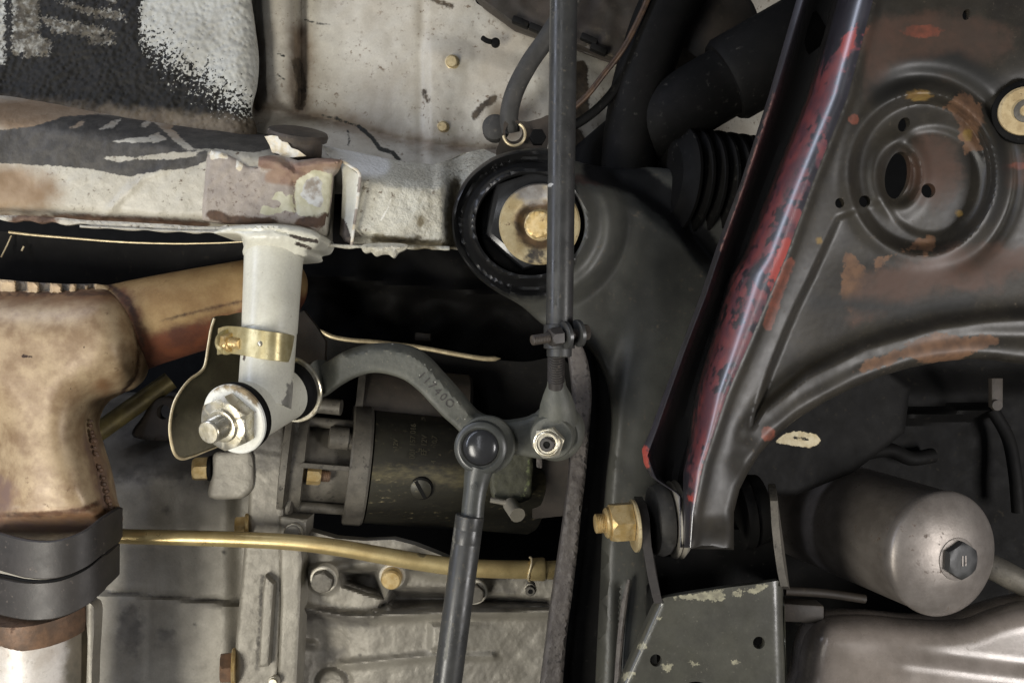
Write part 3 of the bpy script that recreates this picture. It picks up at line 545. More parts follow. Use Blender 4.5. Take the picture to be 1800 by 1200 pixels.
b.make('bush_barrel', M_tube, sp, masks={'m1': lambda x, y: np.maximum(sd_poly(x, y, [(505, 668), (520, 662), (528, 676), (528, 700), (515, 716), (500, 728), (486, 738), (480, 730), (496, 718), (508, 700)]) + 2, 6 - d_line(x, y, [(500, 735), (530, 712)])), 'm2': lambda x, y: np.maximum.reduce([3 - np.hypot(x - 492, y - 670), 2.4 - np.hypot(x - 535, y - 690), 4 - d_line(x, y, [(500, 680), (497, 692)]), 2 - np.hypot(x - 525, y - 708)])})
def onB(t): return A0 + axB * t * u(-150)
b = B(); b.lathe(onB(-6), axB, [(0, 50), (2, 58), (6, 62), (14, 63), (19, 58), (20, 40)], u(-150), 48); b.make('rubber_bush', M_rubber, sp)
b = B(); b.lathe(onB(15), axB, [(0, 40), (0, 61), (1.5, 63), (6, 63), (8.5, 60.5), (9, 40), (9, 0)], u(-150), 64)
b.make('washer', M_white, sp, masks={'m1': lambda x, y: 9 - np.abs(np.hypot(x - 408, y - 728) - 46) * 1.2 - np.maximum(0, (y - 705)) * .7 - np.maximum(0, 375 - x)})
b = B(); b.hexn(onB(22), axB, 50 * u(-150), 30 * u(-150), .35); b.make('nut', M_zinc, sp)
b = B(); b.lathe(onB(51), axB, [(0, 30), (3, 30), (7, 28.5), (8, 25), (8, 0)], u(-150), 40); b.make('nut_collar', M_zinc, sp)
b = B(); b.lathe(onB(55), axB, [(0, 20.5)] + [(2 + i, 20.5 - 1.0 * (i % 3 == 0)) for i in range(30)] + [(33, 20), (35, 18), (35.6, 0)], u(-150), 36); b.make('stud', M_zinc, sp)
b = B(); b.lathe(A1, -axB, [(-6, 40), (0, 50), (8, 54), (18, 54), (22, 46)], u(-38), 48); b.make('rubber_bush', M_rubber, sp)
b = B(); b.lathe(A1 - axB * 18 * u(-38), -axB, [(0, 40), (0, 60), (2, 61.5), (5, 61.5), (7, 60), (7, 0)], u(-38), 64); b.make('washer', M_zinc, sp)

# ---------------------------------------------------------------- idler arm
ia = T('steering_arm', 'curved grey forged steering arm with raised casting numbers', 'steering arm', P(740, 670, -40))
arm = smooth([(535, 668), (552, 650), (580, 632), (612, 614), (650, 604), (690, 603), (725, 611), (752, 629), (780, 659), (810, 692), (838, 724), (870, 745), (880, 800), (840, 800), (806, 757), (780, 733), (758, 710), (735, 686), (705, 665), (660, 655), (620, 664), (590, 680), (560, 700), (540, 696)], 6, True)
def D_arm(x, y): 
    sd = sd_poly(x, y, arm); up = d_line(x, y, [(612, 614), (650, 604), (690, 603), (725, 611), (752, 629), (780, 659), (810, 692), (838, 724)])
    return -52 + rnd(sd, 9) * .9 + 1.5 * np.maximum(0, 13 - up) + 60 * ss(600, 535, x) + .9 * nz(x, y, 6)
b = B(); b.relief(arm, D_arm, 5, thick=46, rings=(1, 2.5, 5, 9))
b.make('arm', M_forge, ia, masks={'m1': lambda x, y: np.maximum.reduce([1.8 - np.hypot(x - a, y - c) for a, c in ((736, 643), (764, 672), (768, 656), (804, 705), (816, 736), (803, 738), (757, 649), (746, 640), (690, 604), (738, 660))])})
b = B(); b.tube(smooth([P(530, 676, 30), P(552, 664, 0), P(566, 657, -20)], 5), 26 * u(0), 24); b.lathe(P(556, 664, -4), P(580, 650, -30) - P(540, 672, 20), [(-5, 25), (-4, 29), (4, 29), (5, 25)], u(0), 28); b.make('pivot_shank', M_forge, ia)
lk = smooth([(860, 745), (895, 741), (925, 736), (950, 728), (1000, 740), (1000, 800), (955, 806), (925, 802), (895, 798), (860, 800)], 5, True)
b = B(); b.relief(lk, lambda x, y: -50 + rnd(sd_poly(x, y, lk), 10) * .9 + .8 * nz(x, y, 6), 5, thick=40, rings=(1, 2.5, 5)); b.make('link', M_forge, ia)
b = B(); b.lathe(P(857, 779, -40), (-.05, -1, .02), [(0, 50), (20, 51), (28, 50), (31, 47), (31, 0)], u(-50), 48); b.make('eye', M_forge, ia)
axN = nrm(P(961, 782, -125) - P(972, 764, -60))
b = B(); b.lathe(P(972, 765, -62), axN, [(-20, 38), (0, 39), (14, 39), (19, 36), (20, 28), (20, 0)], u(-62), 48); b.make('eye', M_forge, ia)
b = B(); b.hexn(P(965, 776, -90), axN, 29 * u(-90), 14 * u(-90), .2); b.make('nut', M_zinc, ia)
b = B(); b.lathe(P(962.5, 779, -102), axN, [(0, 23), (6, 22.5), (8, 20.5), (8, 18.5), (5, 17.5), (4, 0)], u(-100), 40); b.make('nut_collar', M_zinc, ia)
b = B(); b.lathe(P(962, 780, -106), axN, [(0, 13), (5, 13), (7, 11), (7, 6.5), (1, 6), (1, 0)], u(-100), 30); b.make('stud', M_clamp, ia)
b = B(); b.hexn(P(961.5, 780.5, -108), axN, 5.5 * u(-100), 2.0 * u(-100), .2); b.make('hex_socket', M_rubber, ia)
def text(s_, size, at, right, up, m, par, name='lettering', ext=.6):
    cu = bpy.data.curves.new(name, 'FONT'); cu.body = s_; cu.size = 1; cu.align_x = 'CENTER'; cu.align_y = 'CENTER'; cu.extrude = .04
    o = bpy.data.objects.new(name, cu); COL.objects.link(o); dg = bpy.context.evaluated_depsgraph_get(); dg.update()
    me = bpy.data.meshes.new_from_object(o.evaluated_get(dg)); bpy.data.objects.remove(o)
    v = np.zeros(len(me.vertices) * 3); me.vertices.foreach_get('co', v); v = v.reshape(-1, 3)
    r, w = nrm(right), nrm(up); w = nrm(w - r * (w @ r)); n = np.cross(r, w)
    org = np.array(par['_o'])
    co = np.asarray(at) - org + (np.outer(v[:, 0], r) + np.outer(v[:, 1], w)) * size + np.outer(v[:, 2], n) * size * ext
    me.vertices.foreach_set('co', co.ravel()); me.materials.clear(); me.materials.append(m); me.update()
    q = bpy.data.objects.new(name, me); COL.objects.link(q); q.parent = par; return q
dirA = P(792, 712, -50) - P(742, 660, -50)
for ch, t in (('1', .0), ('1', .18), ('7', .36), ('4', .56), ('0', .76), ('O', .98)):
    text(ch, 20 * u(-50), P(740 + 50 * t + 1, 660 + 50 * t, -53), dirA, np.cross(dirA, (0, 1, 0)), M_clamp, ia, 'lettering', .03)

# ---------------------------------------------------------------- tie rod (tall) with clamp and ball joint
tr = T('tie_rod', 'long satin black tie rod with clamp and ball joint at its lower end', 'tie rod', P(985, 565, -150))
b = B(); p0, p1 = P(994, -260, -172), P(983.5, 572, -140); n_ = 40
b.tube([p0 + (p1 - p0) * i / n_ for i in range(n_ + 1)], 24 * u(-150), 36)
b.make('rod', M_gloss, tr, masks={'m1': lambda x, y: np.maximum.reduce([2.6 - np.abs(np.hypot((x - 968), y - 329) - 4.5), 3 - np.hypot((x - 967) * 1.5, (y - 421) * .6), 1.4 - np.hypot(x - 1006, y - 75)])})
b = B(); b.lathe(P(983, 566, -140), (0, 0, -1), [(0, 22.5), (10, 23), (60, 22), (62, 18)], u(-140), 32); b.make('rod_end_sleeve', M_gloss, tr)
axc = nrm(P(1040, 582, -150) - P(935, 598, -190))
def onc(x_): t = (x_ - 935) / 105; return P(935, 598, -190) * (1 - t) + P(1040, 582, -150) * t
for x_ in (994, 1016):
    b = B(); b.lathe(onc(x_), axc, [(-4.5, 9), (-4.5, 22), (-3, 24.5), (3, 24.5), (4.5, 22), (4.5, 9)], u(-165), 32); b.make('clamp_lug', M_gloss, tr)
b = B(); b.lathe(P(983, 570, -140), (0, 0, -1), [(0, 23), (1, 27.5), (42, 27.5), (43, 23)], u(-140), 36); b.make('clamp_band', M_gloss, tr)
b = B(); b.lathe(onc(934), axc, [(0, 6), (1.5, 8.5)] + [(2 + i, 9.2 - .9 * (i % 3 == 0)) for i in range(0, 40)] + [(100, 9)], u(-170), 20); b.make('clamp_bolt', M_brown, tr)
b = B(); b.hexn(onc(985), -axc, 17 * u(-165), 22 * u(-165), .3); b.make('nut', M_clamp, tr)
b = B(); b.hexn(onc(1022), axc, 15 * u(-160), 12 * u(-160), .1); b.make('bolt_head', M_brown, tr)
b = B(); pr = []
for i in range(56): pr.append((i * 1.25, 14.5 + (1.2 if i % 4 < 2 else -.8)))
b.lathe(P(978, 612, -120), P(977, 690, -80) - P(978, 612, -120), pr + [(80, 14)], u(-120), 28); b.make('thread', M_clamp, tr)
nk_ = smooth([(962, 668), (995, 668), (1000, 690), (1012, 704), (1016, 730), (945, 730), (950, 704), (959, 690)], 4, True)
b = B(); b.tube([P(978, 664, -84), P(978, 678, -80), P(979, 695, -74), P(980, 712, -66), P(980, 740, -50)], [15 * u(-80), 17 * u(-80), 25 * u(-80), 31 * u(-80), 36 * u(-80)], 28); b.make('neck', M_forge, tr)
b = B(); b.lathe(P(979, 756, -10), axN, [(-40, 40), (-10, 49), (20, 50), (30, 48), (36, 42), (36, 0)], u(-30), 48); b.make('ball_joint_housing', M_forge, tr)

# ---------------------------------------------------------------- drag link (short) with capped ball joint
dl = T('drag_link', 'satin black drag link with a round capped ball joint at its top', 'drag link', P(820, 905, -100))
axJ = nrm((-.10, -1, -.03))
b = B(); b.lathe(P(847, 784, -88), axJ, [(-6, 44), (0, 46.5), (16, 47), (22, 46), (26, 42), (27, 37), (24, 34), (22, 31), (22, 0)], u(-100), 56); b.make('ball_joint_housing', M_housing, dl)
b = B(); b.lathe(P(845, 785, -108), axJ, [(0, 32)] + [(2 + 13 * math.sin(a), 31 * math.cos(a)) for a in np.linspace(0, 1.45, 12)] + [(15.1, 0)], u(-105), 48); b.make('cap_dome', M_dome, dl)
b = B(); b.lathe(P(845, 785, -104), axJ, [(0, 30), (0, 33.5), (5, 33.5), (6, 32), (6, 30)], u(-105), 48, cap=(False, False)); b.make('seal_ring', M_rubber, dl)
b = B(); b.tube([P(843, 820, -92), P(838, 842, -92), P(835, 862, -94), P(832, 885, -96), P(830, 912, -98)], [26 * u(-95), 23 * u(-95), 20.5 * u(-95), 20 * u(-95), 20 * u(-95)], 30, sect=(.85, 1)); b.make('neck', M_housing, dl)
p0, p1 = P(826, 905, -98), P(760, 1396, -116)
b = B(); b.tube([p0 + (p1 - p0) * t for t in (0, .003, .046, .049, .052, .098, .101, .104, .5, 1)], [23.5 * u(-98), 25.3 * u(-98), 25.3 * u(-98), 24.9 * u(-98), 25.3 * u(-98), 25.3 * u(-98), 24.9 * u(-98), 25.3 * u(-98), 25.3 * u(-98), 25.3 * u(-98)], 36)
b.make('rod', M_gloss, dl, masks={'m2': lambda x, y: np.maximum(8 - d_line(x, y, [(789, 1090), (778, 1200)]) * 1.6 - 2, 1.4 - d_line(x, y, [(801, 915), (796, 960)]))})
text('®', 14 * u(-110), P(833, 856, -117), (1, 0, -.05), (0, 0, 1), M_housing, dl, 'casting_mark')

# ---------------------------------------------------------------- black crossmember and its bush mount
cm = T('crossmember', 'black pressed steel crossmember with a round bush mount', 'crossmember', P(1080, 480, 90))
cmo = smooth([(795, 400), (798, 360), (818, 316), (848, 288), (876, 272), (920, 262), (965, 262), (1015, 284), (1070, 294), (1130, 292), (1220, 310), (1320, 380), (1330, 470), (1290, 560), (1250, 660), (1200, 760), (1170, 850), (1150, 960), (1150, 1380), (1050, 1380), (1056, 1000), (1064, 860), (1074, 770), (1074, 720), (1064, 668), (1040, 620), (1005, 590), (958, 572), (917, 537), (869, 509), (833, 480), (804, 438)], 6, True)
hole = ell(932, 393, 97, 91, 0, 72)
def D_cm(x, y):
    e = np.hypot((x - 932) / 101, (y - 393) / 94); sd = sd_poly(x, y, cmo)
    d = 84 + 1.3 * rnd(sd, 16) + 1.0 * np.maximum(0, (1150 - x)) * 0
    d += -30 * gau((e - 1.0) * 100, 13) + 14 * gau((e - 1.2) * 100, 9) * ss(1000, 940, x) - 12 * ss(1.24, 1.34, e) * ss(980, 900, x)
    top = y - ip(x, [(960, 264), (1015, 286), (1070, 300), (1130, 330), (1200, 385), (1260, 460)])
    d += np.where(x > 1000, 50 * ss(50, 0, top), 0) * ss(1000, 1030, x)
    ax_ = ip(y, [(400, 1120), (560, 1130), (700, 1105), (800, 1092), (1200, 1080)])
    d += 34 * ss(20, 150, x - ax_) * ss(380, 480, y) + 16 * ss(-6, -42, x - ax_) * ss(560, 640, y)
    d += 10 * gau(d_line(x, y, [(1090, 1030), (1084, 1215)]), 6)
    d += -58 * ss(1.75, 1.32, e)
    return d + 1.0 * nz(x, y, 30)
b = B(); b.relief(cmo, D_cm, 6, [hole], thick=26, rings=(1, 3, 6, 11))
b.make('pressed_shell', M_face, cm, masks={'m1': lambda x, y: np.maximum(14 - d_line(x, y, [(796, 380), (815, 325), (850, 292), (880, 275)]), 12 - d_line(x, y, [(1012, 315), (1060, 318)])) - 4,
    'm2': lambda x, y: np.maximum.reduce([26 - d_line(x, y, [(1050, 296), (1120, 318), (1190, 370), (1240, 440)]) , (1.42 - np.hypot((x - 932) / 101, (y - 393) / 94)) * 60 - np.maximum(0, x - 990)])})  # cleaner black paint on the ring; top edge shade painted into the colour
b = B(); b.relief(dens(np.array(smooth([(1000, 588), (1046, 612), (1074, 668), (1084, 720), (1080, 790), (1070, 900), (1062, 1000), (1056, 1380), (960, 1380), (990, 1000), (1005, 900), (1022, 800), (1032, 720), (1024, 650)], 4, True)), 7), lambda x, y: 118 + 0 * x, 8, thick=10); b.make('side_wall', M_rubber, cm)
b = B(); st = smooth([(998, 592), (1016, 598), (1032, 630), (1040, 690), (1036, 760), (1030, 830), (1022, 900), (1016, 960), (1004, 1060), (994, 1140), (972, 1380), (934, 1380), (962, 1120), (976, 1020), (988, 940), (1000, 850), (1006, 780), (1008, 700), (1002, 640)], 5, True)
b.relief(st, lambda x, y: 52 + rnd(sd_poly(x, y, st), 5) + 3 * nz(x, y, 12) * ss(700, 780, y) * ss(960, 880, y) + 1.2 * nz(x, y, 7), 4.5, thick=40, rings=(1, 3)); b.make('seam_flange', M_strip, cm)
b = B(); b.tube(smooth([P(1106, 1018, 70), P(1098, 1060, 66), P(1090, 1130, 66), P(1084, 1220, 66)], 5), [6 * u(66) * (.5 + .5 * min(1, i / 5)) for i in range(16)], 10); b.make('seam_bead', M_strip, cm)
bm_ = T('bush_mount', 'black rubber bush with dirty gold washer and yellow bolt head in the crossmember', 'rubber mount', P(935, 395, 90))
b = B(); b.lathe(P(932, 393, 76), (0, 1, 0), [(0, 99), (6, 96), (60, 94), (90, 88), (92, 40), (92, 0)], u(90), 64, cap=(False, True)); b.make('cup', M_rubber, bm_)
b = B(); b.lathe(P(936, 398, 130), (0, -1, 0), [(0, 92), (44, 90), (56, 84), (60, 76), (60, 0)], u(100), 6, rot=.32); b.make('rubber_block', M_dome, bm_, sharp=30)
b = B(); b.lathe(P(936, 398, 96), (0, -1, 0), [(0, 93), (6, 92), (9, 88), (11, 60)], u(90), 48); b.make('rubber_collar', M_rubber, bm_)
b = B(); b.lathe(P(947, 401, 62), (-.03, -1, 0), [(-10, 40), (0, 66), (2, 69), (7, 69), (10, 66), (9, 48), (5, 40), (0, 33), (-2, 26), (-2, 0)], u(62), 64)
b.make('washer', M_goldwash, bm_, masks={'m1': lambda x, y: 12 - np.abs(np.hypot(x - 947, y - 401) - 34) * 1.15, 'm2': lambda x, y: 13 - np.hypot((x - 940) / 1.6, y - 455), 'm3': lambda x, y: 20 - np.hypot((x - 935) / 1.7, y - 345)})
b = B(); b.lathe(P(948, 402, 66), (-.05, -1, 0), [(0, 27), (4, 27), (6, 24.5), (6, 0)], u(62), 36); b.make('lock_washer', M_goldwash, bm_)
b = B(); b.hexn(P(947, 402, 60), nrm((-.14, -1, -.03)), 25 * u(60), 17 * u(60), .15); b.make('bolt_head', M_gold, bm_)
bm_.location.y -= 48 / 3000

# ---------------------------------------------------------------- hoses, pipes and clutter near the top
b = B(); b.relief(dens([(800, -60), (834, -12), (850, 6), (905, 46), (950, 62), (1010, 78), (1060, 98), (1110, 112), (1150, 60), (1170, -60)], 8), lambda x, y: 205 + 14 * rnd(sd_poly(x, y, [(800, -60), (834, -12), (850, 6), (905, 46), (950, 62), (1010, 78), (1060, 98), (1110, 112), (1150, 60), (1170, -60)]), 6) / 6 + 4 * nz(x, y, 25), 7, thick=30, rings=(2, 5))
cv = T('floor_cover', 'grimy brown black cover above the cream inner wing panel', 'cover', P(1000, 40, 200)); b.make('cover_body', M_brown, cv)
for px_, py_ in ((915, 40), (945, 52), (1052, 88), (1035, 70)):
    b = B(); b.box(P(px_, py_, 200), np.array([14, 0, -6]) * u(200), np.array([0, 8, 0]) * u(200), np.array([2, 0, 5]) * u(200), .3); b.make('clip', M_dark, cv)
b = B(); b.tube(smooth([P(1010, -10, 130), P(985, 30, 130), P(958, 72, 130), P(930, 112, 130), P(906, 158, 134), P(895, 200, 138), P(898, 232, 150)], 8), 16.5 * u(132), 20)
b.make('rubber_hose', M_rubberdusty, label='dusty rubber hose curving down to a wire ring clip', category='hose')
b = B(); b.tube(smooth([P(1150, -40, 120), P(1138, 0, 122), P(1116, 48, 124), P(1094, 88, 126), P(1062, 130, 130), P(1030, 170, 134), P(990, 205, 140)], 8), 5.2 * u(126), 12)
b.make('brake_pipe', M_copperpipe, label='thin rusty brown brake pipe passing behind the tie rod', category='pipe')
b = B(); b.tube(smooth([P(1108, 90, 150), P(1098, 125, 150), P(1080, 158, 150), P(1054, 188, 150), P(1020, 214, 152), P(970, 240, 160)], 8), 8.5 * u(150), 14)
b.make('cable', M_rubber, label='black cable curving behind the tie rod beside the brake pipe', category='cable')
rc = T('hose_clip', 'small brown bracket holding a bright wire ring above the bush mount', 'clip', P(905, 245, 120))
co_ = smooth([(872, 272), (884, 235), (886, 215), (900, 210), (925, 214), (950, 208), (966, 206), (962, 260), (950, 272), (905, 276)], 4, True)
b = B(); b.relief(co_, lambda x, y: 128 + .2 * (x - 900), 5, [ell(903, 232, 15, 17, .3, 24)], thick=6, rings=(1.5,)); b.make('bracket_plate', M_brown, rc)
b = B(); b.tube(np.array([P(904 + 19 * math.cos(a), 236 + 20 * math.sin(a), 116) for a in np.linspace(-1.1, 3.0, 26)]), 2.6 * u(118), 8); b.make('wire_ring', M_edge, rc)
b = B(); b.lathe(P(872, 228, 190), (-.1, -1, 0), [(0, 24), (20, 22), (24, 16), (24, 0)], u(190), 24); b.make('grommet', M_rubberdusty, rc)
b = B(); b.hexn(P(945, 243, 122), (0, -1, 0), 15 * u(120), 12 * u(120)); b.make('nut', M_rubber, rc)
b = B(); b.tube(smooth([P(1215, -60, 175), P(1172, 20, 175), P(1148, 80, 175), P(1126, 150, 178), P(1112, 220, 182), P(1104, 290, 190), P(1100, 380, 210)], 8), [r * u(178) for r in np.linspace(54, 46, 49)], 32)
b.make('coolant_hose', M_rubber, label='thick black hose dropping behind the crossmember', category='hose')
b = B(); b.tube(smooth([P(1050, 300, 290), P(1130, 236, 215), P(1205, 186, 158), P(1262, 152, 155), P(1320, 120, 152)], 8), 62 * u(158), 32)
jo = T('branch_hose', 'black branch hose with a fat sleeve end beneath the brown canister', 'hose', P(1200, 190, 160)); b.make('hose', M_rubber, jo)
b = B(); b.lathe(P(1272, 146, 155), P(1400, 74, 140) - P(1272, 146, 155), [(0, 60), (2, 70), (12, 76), (160, 76), (170, 70)], u(150), 40); b.make('sleeve', M_rubber, jo)
b = B(); axm = P(1310, 20, 250) - P(1180, 80, 330)
b.lathe(P(1243, 58, 290), (.12, -1, .12), [(-40, 78), (20, 82), (44, 76), (58, 56), (62, 0)], u(290), 44); b.make('canister', M_brown, label='dull brown round canister between black hoses', category='canister')
b = B(); pr = [(0, 70)]
for i in range(9): pr += [(10 + i * 24, 80), (17 + i * 24, 98), (22 + i * 24, 98), (30 + i * 24, 80)]
b.lathe(P(1168, 318, 165), (1, .30, -.05), pr, u(150), 48); b.make('rubber_boot', M_rubber, label='black ribbed rubber boot behind the red and black arm', category='bellows')

# ---------------------------------------------------------------- control arm
XF = [(-220, 1449), (-60, 1418), (0, 1400), (165, 1352), (320, 1302), (430, 1261), (520, 1231), (605, 1199), (700, 1164), (760, 1142), (790, 1128), (815, 1132), (840, 1146), (870, 1194), (1000, 1197)]
XH = [(-220, 1464), (-60, 1430), (0, 1413), (165, 1362), (320, 1311), (430, 1271), (520, 1241), (605, 1208), (700, 1174), (760, 1153), (800, 1138), (840, 1152), (870, 1195), (1000, 1198)]
XG = [(-220, 1487), (-60, 1452), (0, 1436), (165, 1386), (320, 1332), (430, 1294), (520, 1268), (605, 1232), (700, 1200), (760, 1180), (840, 1168), (870, 1197), (1000, 1199)]
XR = [(-220, 1524), (-60, 1490), (0, 1471), (165, 1426), (320, 1362), (450, 1311), (480, 1290), (605, 1253), (690, 1228), (775, 1216), (830, 1200), (870, 1199), (1000, 1201)]
XK = [(-220, 1578), (-60, 1545), (0, 1527), (165, 1484), (320, 1421), (450, 1374), (605, 1308), (692, 1270), (775, 1242), (817, 1228), (900, 1211), (960, 1206), (1000, 1206)]
ca = T('control_arm', 'black pressed suspension arm with worn red paint and a round dished face', 'suspension arm', P(1400, 500, -60))
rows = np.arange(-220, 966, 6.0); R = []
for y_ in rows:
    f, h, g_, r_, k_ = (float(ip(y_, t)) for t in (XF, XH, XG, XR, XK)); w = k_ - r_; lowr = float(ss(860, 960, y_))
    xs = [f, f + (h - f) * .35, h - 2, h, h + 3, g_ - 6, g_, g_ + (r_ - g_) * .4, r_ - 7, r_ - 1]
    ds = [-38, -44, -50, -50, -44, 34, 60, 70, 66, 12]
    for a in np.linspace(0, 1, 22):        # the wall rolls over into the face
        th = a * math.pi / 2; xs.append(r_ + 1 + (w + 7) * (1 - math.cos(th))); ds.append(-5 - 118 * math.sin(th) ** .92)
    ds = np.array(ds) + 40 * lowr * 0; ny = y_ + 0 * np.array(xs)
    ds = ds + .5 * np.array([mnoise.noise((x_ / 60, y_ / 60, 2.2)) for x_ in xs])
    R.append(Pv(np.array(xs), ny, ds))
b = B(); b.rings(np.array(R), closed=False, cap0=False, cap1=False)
redpoly = [(1500, 60), (1505, 90), (1482, 120), (1455, 170), (1452, 260), (1420, 300), (1405, 350), (1398, 420), (1366, 480), (1330, 560), (1304, 640), (1272, 720), (1250, 790), (1232, 860), (1216, 880), (1214, 780), (1228, 690), (1253, 605), (1290, 480), (1311, 450), (1362, 320), (1400, 190), (1440, 120)]
dk = [[(1395, 330), (1380, 400), (1352, 450), (1338, 470), (1360, 400)], [(1325, 460), (1345, 470), (1338, 495), (1312, 505), (1306, 480)], [(1300, 530), (1322, 525), (1316, 560), (1290, 566)], [(1420, 250), (1450, 200), (1440, 290), (1412, 300)], [(1262, 655), (1290, 640), (1276, 690), (1252, 696)]]
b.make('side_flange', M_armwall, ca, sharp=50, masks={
    'm1': lambda x, y: np.minimum(np.minimum(sd_poly(x, y, redpoly), -np.maximum.reduce([sd_poly(x, y, q) for q in dk])), 20),
    'm2': lambda x, y: np.maximum.reduce([sd_poly(x, y, [(1480, 70), (1508, 40), (1500, 84), (1484, 110), (1478, 90)]), sd_poly(x, y, [(1396, 420), (1372, 470), (1350, 500), (1362, 450), (1378, 420)]), 7 - d_line(x, y, [(1133, 790), (1135, 815)]), 5 - np.hypot(x - 1212, y - 875), 6 - d_line(x, y, [(1370, 480), (1352, 540), (1345, 560)])]),
    'm4': lambda x, y: np.minimum(x - ip(y, XH) - 8, ip(y, XR) - 3 - x),  # near-black groove band, its shade painted into the colour
    'm3': lambda x, y: 3.6 - d_line(x, y, [(1362, 165), (1340, 230), (1311, 320), (1290, 380), (1268, 440)]) - 1.0})
arch = [(1840, 646), (1800, 640), (1750, 633), (1700, 631), (1650, 636), (1600, 646), (1550, 661), (1500, 681), (1450, 706), (1400, 737), (1362, 768), (1335, 798), (1315, 830), (1300, 860), (1290, 900), (1290, 966)]
Gv = [(1420, 490), (1400, 530), (1378, 580), (1350, 650), (1326, 720), (1310, 775), (1296, 830)]
R1 = [(1322, 760), (1345, 725), (1420, 665), (1520, 615), (1650, 578), (1740, 566), (1840, 560)]
R2 = [(1312, 810), (1340, 765), (1400, 716), (1500, 660), (1600, 624), (1700, 610), (1840, 622)]
def D_face(x, y):
    s_ = x - ip(y, XK)
    d = -123 + 34 * (1 - np.exp(-np.maximum(0, s_ - 8) / 30)) * ss(6, 26, s_)
    d = np.minimum(d, -80) if False else d
    g_ = sd_poly(x, y, Gv + [(1900, 830), (1900, 200), (1470, 380)])
    rec = ss(-3, 12, g_) * ss(0, 1, (ip(x, R1) - y) / 26)
    d = d + 20 * rec * ss(300, 470, y + 0 * x)
    d = d - 10 * gau(d_line(x, y, R1), 24) - 10 * gau(d_line(x, y, R2), 26) + 4 * gau(d_line(x, y, np.array(R1) * .5 + np.array(R2) * .5), 13)
    e = np.hypot((x - 1622) / 128, (y - 306) / 140)
    d = d + 26 * ss(1.03, .86, e) - 6 * gau((e - 1.04) * 128, 15) + 14 * gau((e - 1.22) * 128, 16) * ss(1560, 1700, x + (306 - y) * .5)
    e2 = np.hypot((x - 1580) / 44, (y - 308) / 62)
    d = d - 6 * gau((e2 - 1.0) * 44, 11) + 10 * ss(.95, .6, e2)
    e3 = np.hypot((x - 1640) / 90, (y - 320) / 96)
    d = d + 7 * ss(1.07, .89, e3)
    d = d + rnd(np.maximum(0, d_line(x, y, arch)), 16) * 1.5
    d = d + 26 * gau(np.hypot(x - 1800, y - 195), 46)
    d = d + 20 * ss(900, 960, y)
    return d + .7 * nz(x, y, 60) + .15 * nz(x, y, 9, 3)
ys = np.arange(-220, 966, 8.0)
left = [(float(ip(y_, XK)) + 7.8, y_) for y_ in ys]
fo = np.array(left + [(p[0], p[1]) for p in dens(arch[::-1], 8, False)] + [(1840, 400), (1840, -60)])
fo = np.vstack([left, dens(np.array(arch[::-1]), 8, False), dens(np.array([(1840, 640), (1840, -220), (1585.8, -220)]), 10, False)[1:-1]])
hl = [ell(1578, 308, 22, 42, .18, 40), ell(1589, 219, 9.5, 13.5, .5, 24), ell(1632, 335, 12.5, 13, 0, 24), ell(1520, 354, 10, 10.5, 0, 24), ell(1476, 357, 8, 9, 0, 20), ell(1699, 26, 7, 10, .3, 18)]
b = B(); b.relief(fo, D_face, 4.2, hl, thick=14, rings=(2,))
rust1 = [(1487, 440), (1500, 447), (1513, 462), (1521, 478), (1530, 486), (1518, 510), (1500, 540), (1500, 566), (1490, 540), (1475, 521)]
rust1b = [(1533, 470), (1536, 455), (1560, 452), (1590, 440), (1612, 420), (1646, 413), (1643, 436), (1625, 450), (1612, 436), (1570, 448), (1550, 466), (1538, 478)]
rust2 = [(1520, 480), (1560, 470), (1620, 460), (1680, 436), (1760, 434), (1840, 434), (1840, 452), (1800, 462), (1760, 500), (1700, 504), (1640, 512), (1604, 530), (1570, 535), (1545, 552), (1500, 567), (1500, 540)]
rust3 = [(1502, 656), (1514, 640), (1540, 628), (1583, 613), (1600, 600), (1646, 585), (1690, 592), (1750, 588), (1756, 600), (1738, 612), (1708, 622), (1685, 634), (1660, 640), (1630, 640), (1604, 630), (1580, 630), (1570, 642), (1540, 648)]
rust4 = [(1660, 190), (1690, 160), (1725, 185), (1730, 210), (1716, 240), (1726, 262), (1700, 270), (1684, 240), (1688, 220)]
mx = lambda x, y, *p: np.maximum.reduce([sd_poly(x, y, q) for q in p])
b.make('face_panel', M_armface, ca, masks={
    'm1': lambda x, y: mx(x, y, rust1, rust1b, rust3, rust4),
    'm2': lambda x, y: np.maximum.reduce([sd_poly(x, y, rust2) + 4, 60 - np.hypot((x - 1640) / 2.2, (y - 75) / .9), 26 - np.hypot((x - 1545) / 1, (y - 100) / 2.2), 56 - np.hypot((x - 1640), (y - 300) / 1.2) - 6, 30 - np.hypot((x - 1790), y - 300)]),
    'm3': lambda x, y: np.maximum.reduce([13 - np.hypot((x - 1350), (y - 762)), 11 - np.hypot((x - 1620) / 3.0, y - 55), 9 - np.hypot((x - 1500) / 1.0, (y - 210) / 1), 9 - d_line(x, y, [(1388, 462), (1366, 520), (1350, 570)]), 6 - np.hypot((x - 1790) / 3, y - 292), 9 - np.hypot((x - 1510) / 2, (y - 52))]),
    'm4': lambda x, y: np.maximum.reduce([10 - np.hypot((x - 1615) / 2.2, y - 168), 6 - np.hypot(x - 1685, y - 375), 8 - np.hypot((x - 1700), (y - 236) / 1.5), 6 - np.hypot(x - 1440, y - 424)]),
    'm5': lambda x, y: np.maximum.reduce([22 - d_line(x, y, [(1550, 165), (1600, 125), (1680, 112), (1740, 150)]), 14 - d_line(x, y, [(1745, 200), (1764, 300), (1740, 380)]), 20 - d_line(x, y, [(1430, 530), (1600, 545), (1700, 530)]) - 8])})  # dark crescents round the dish and recess: shade painted as colour
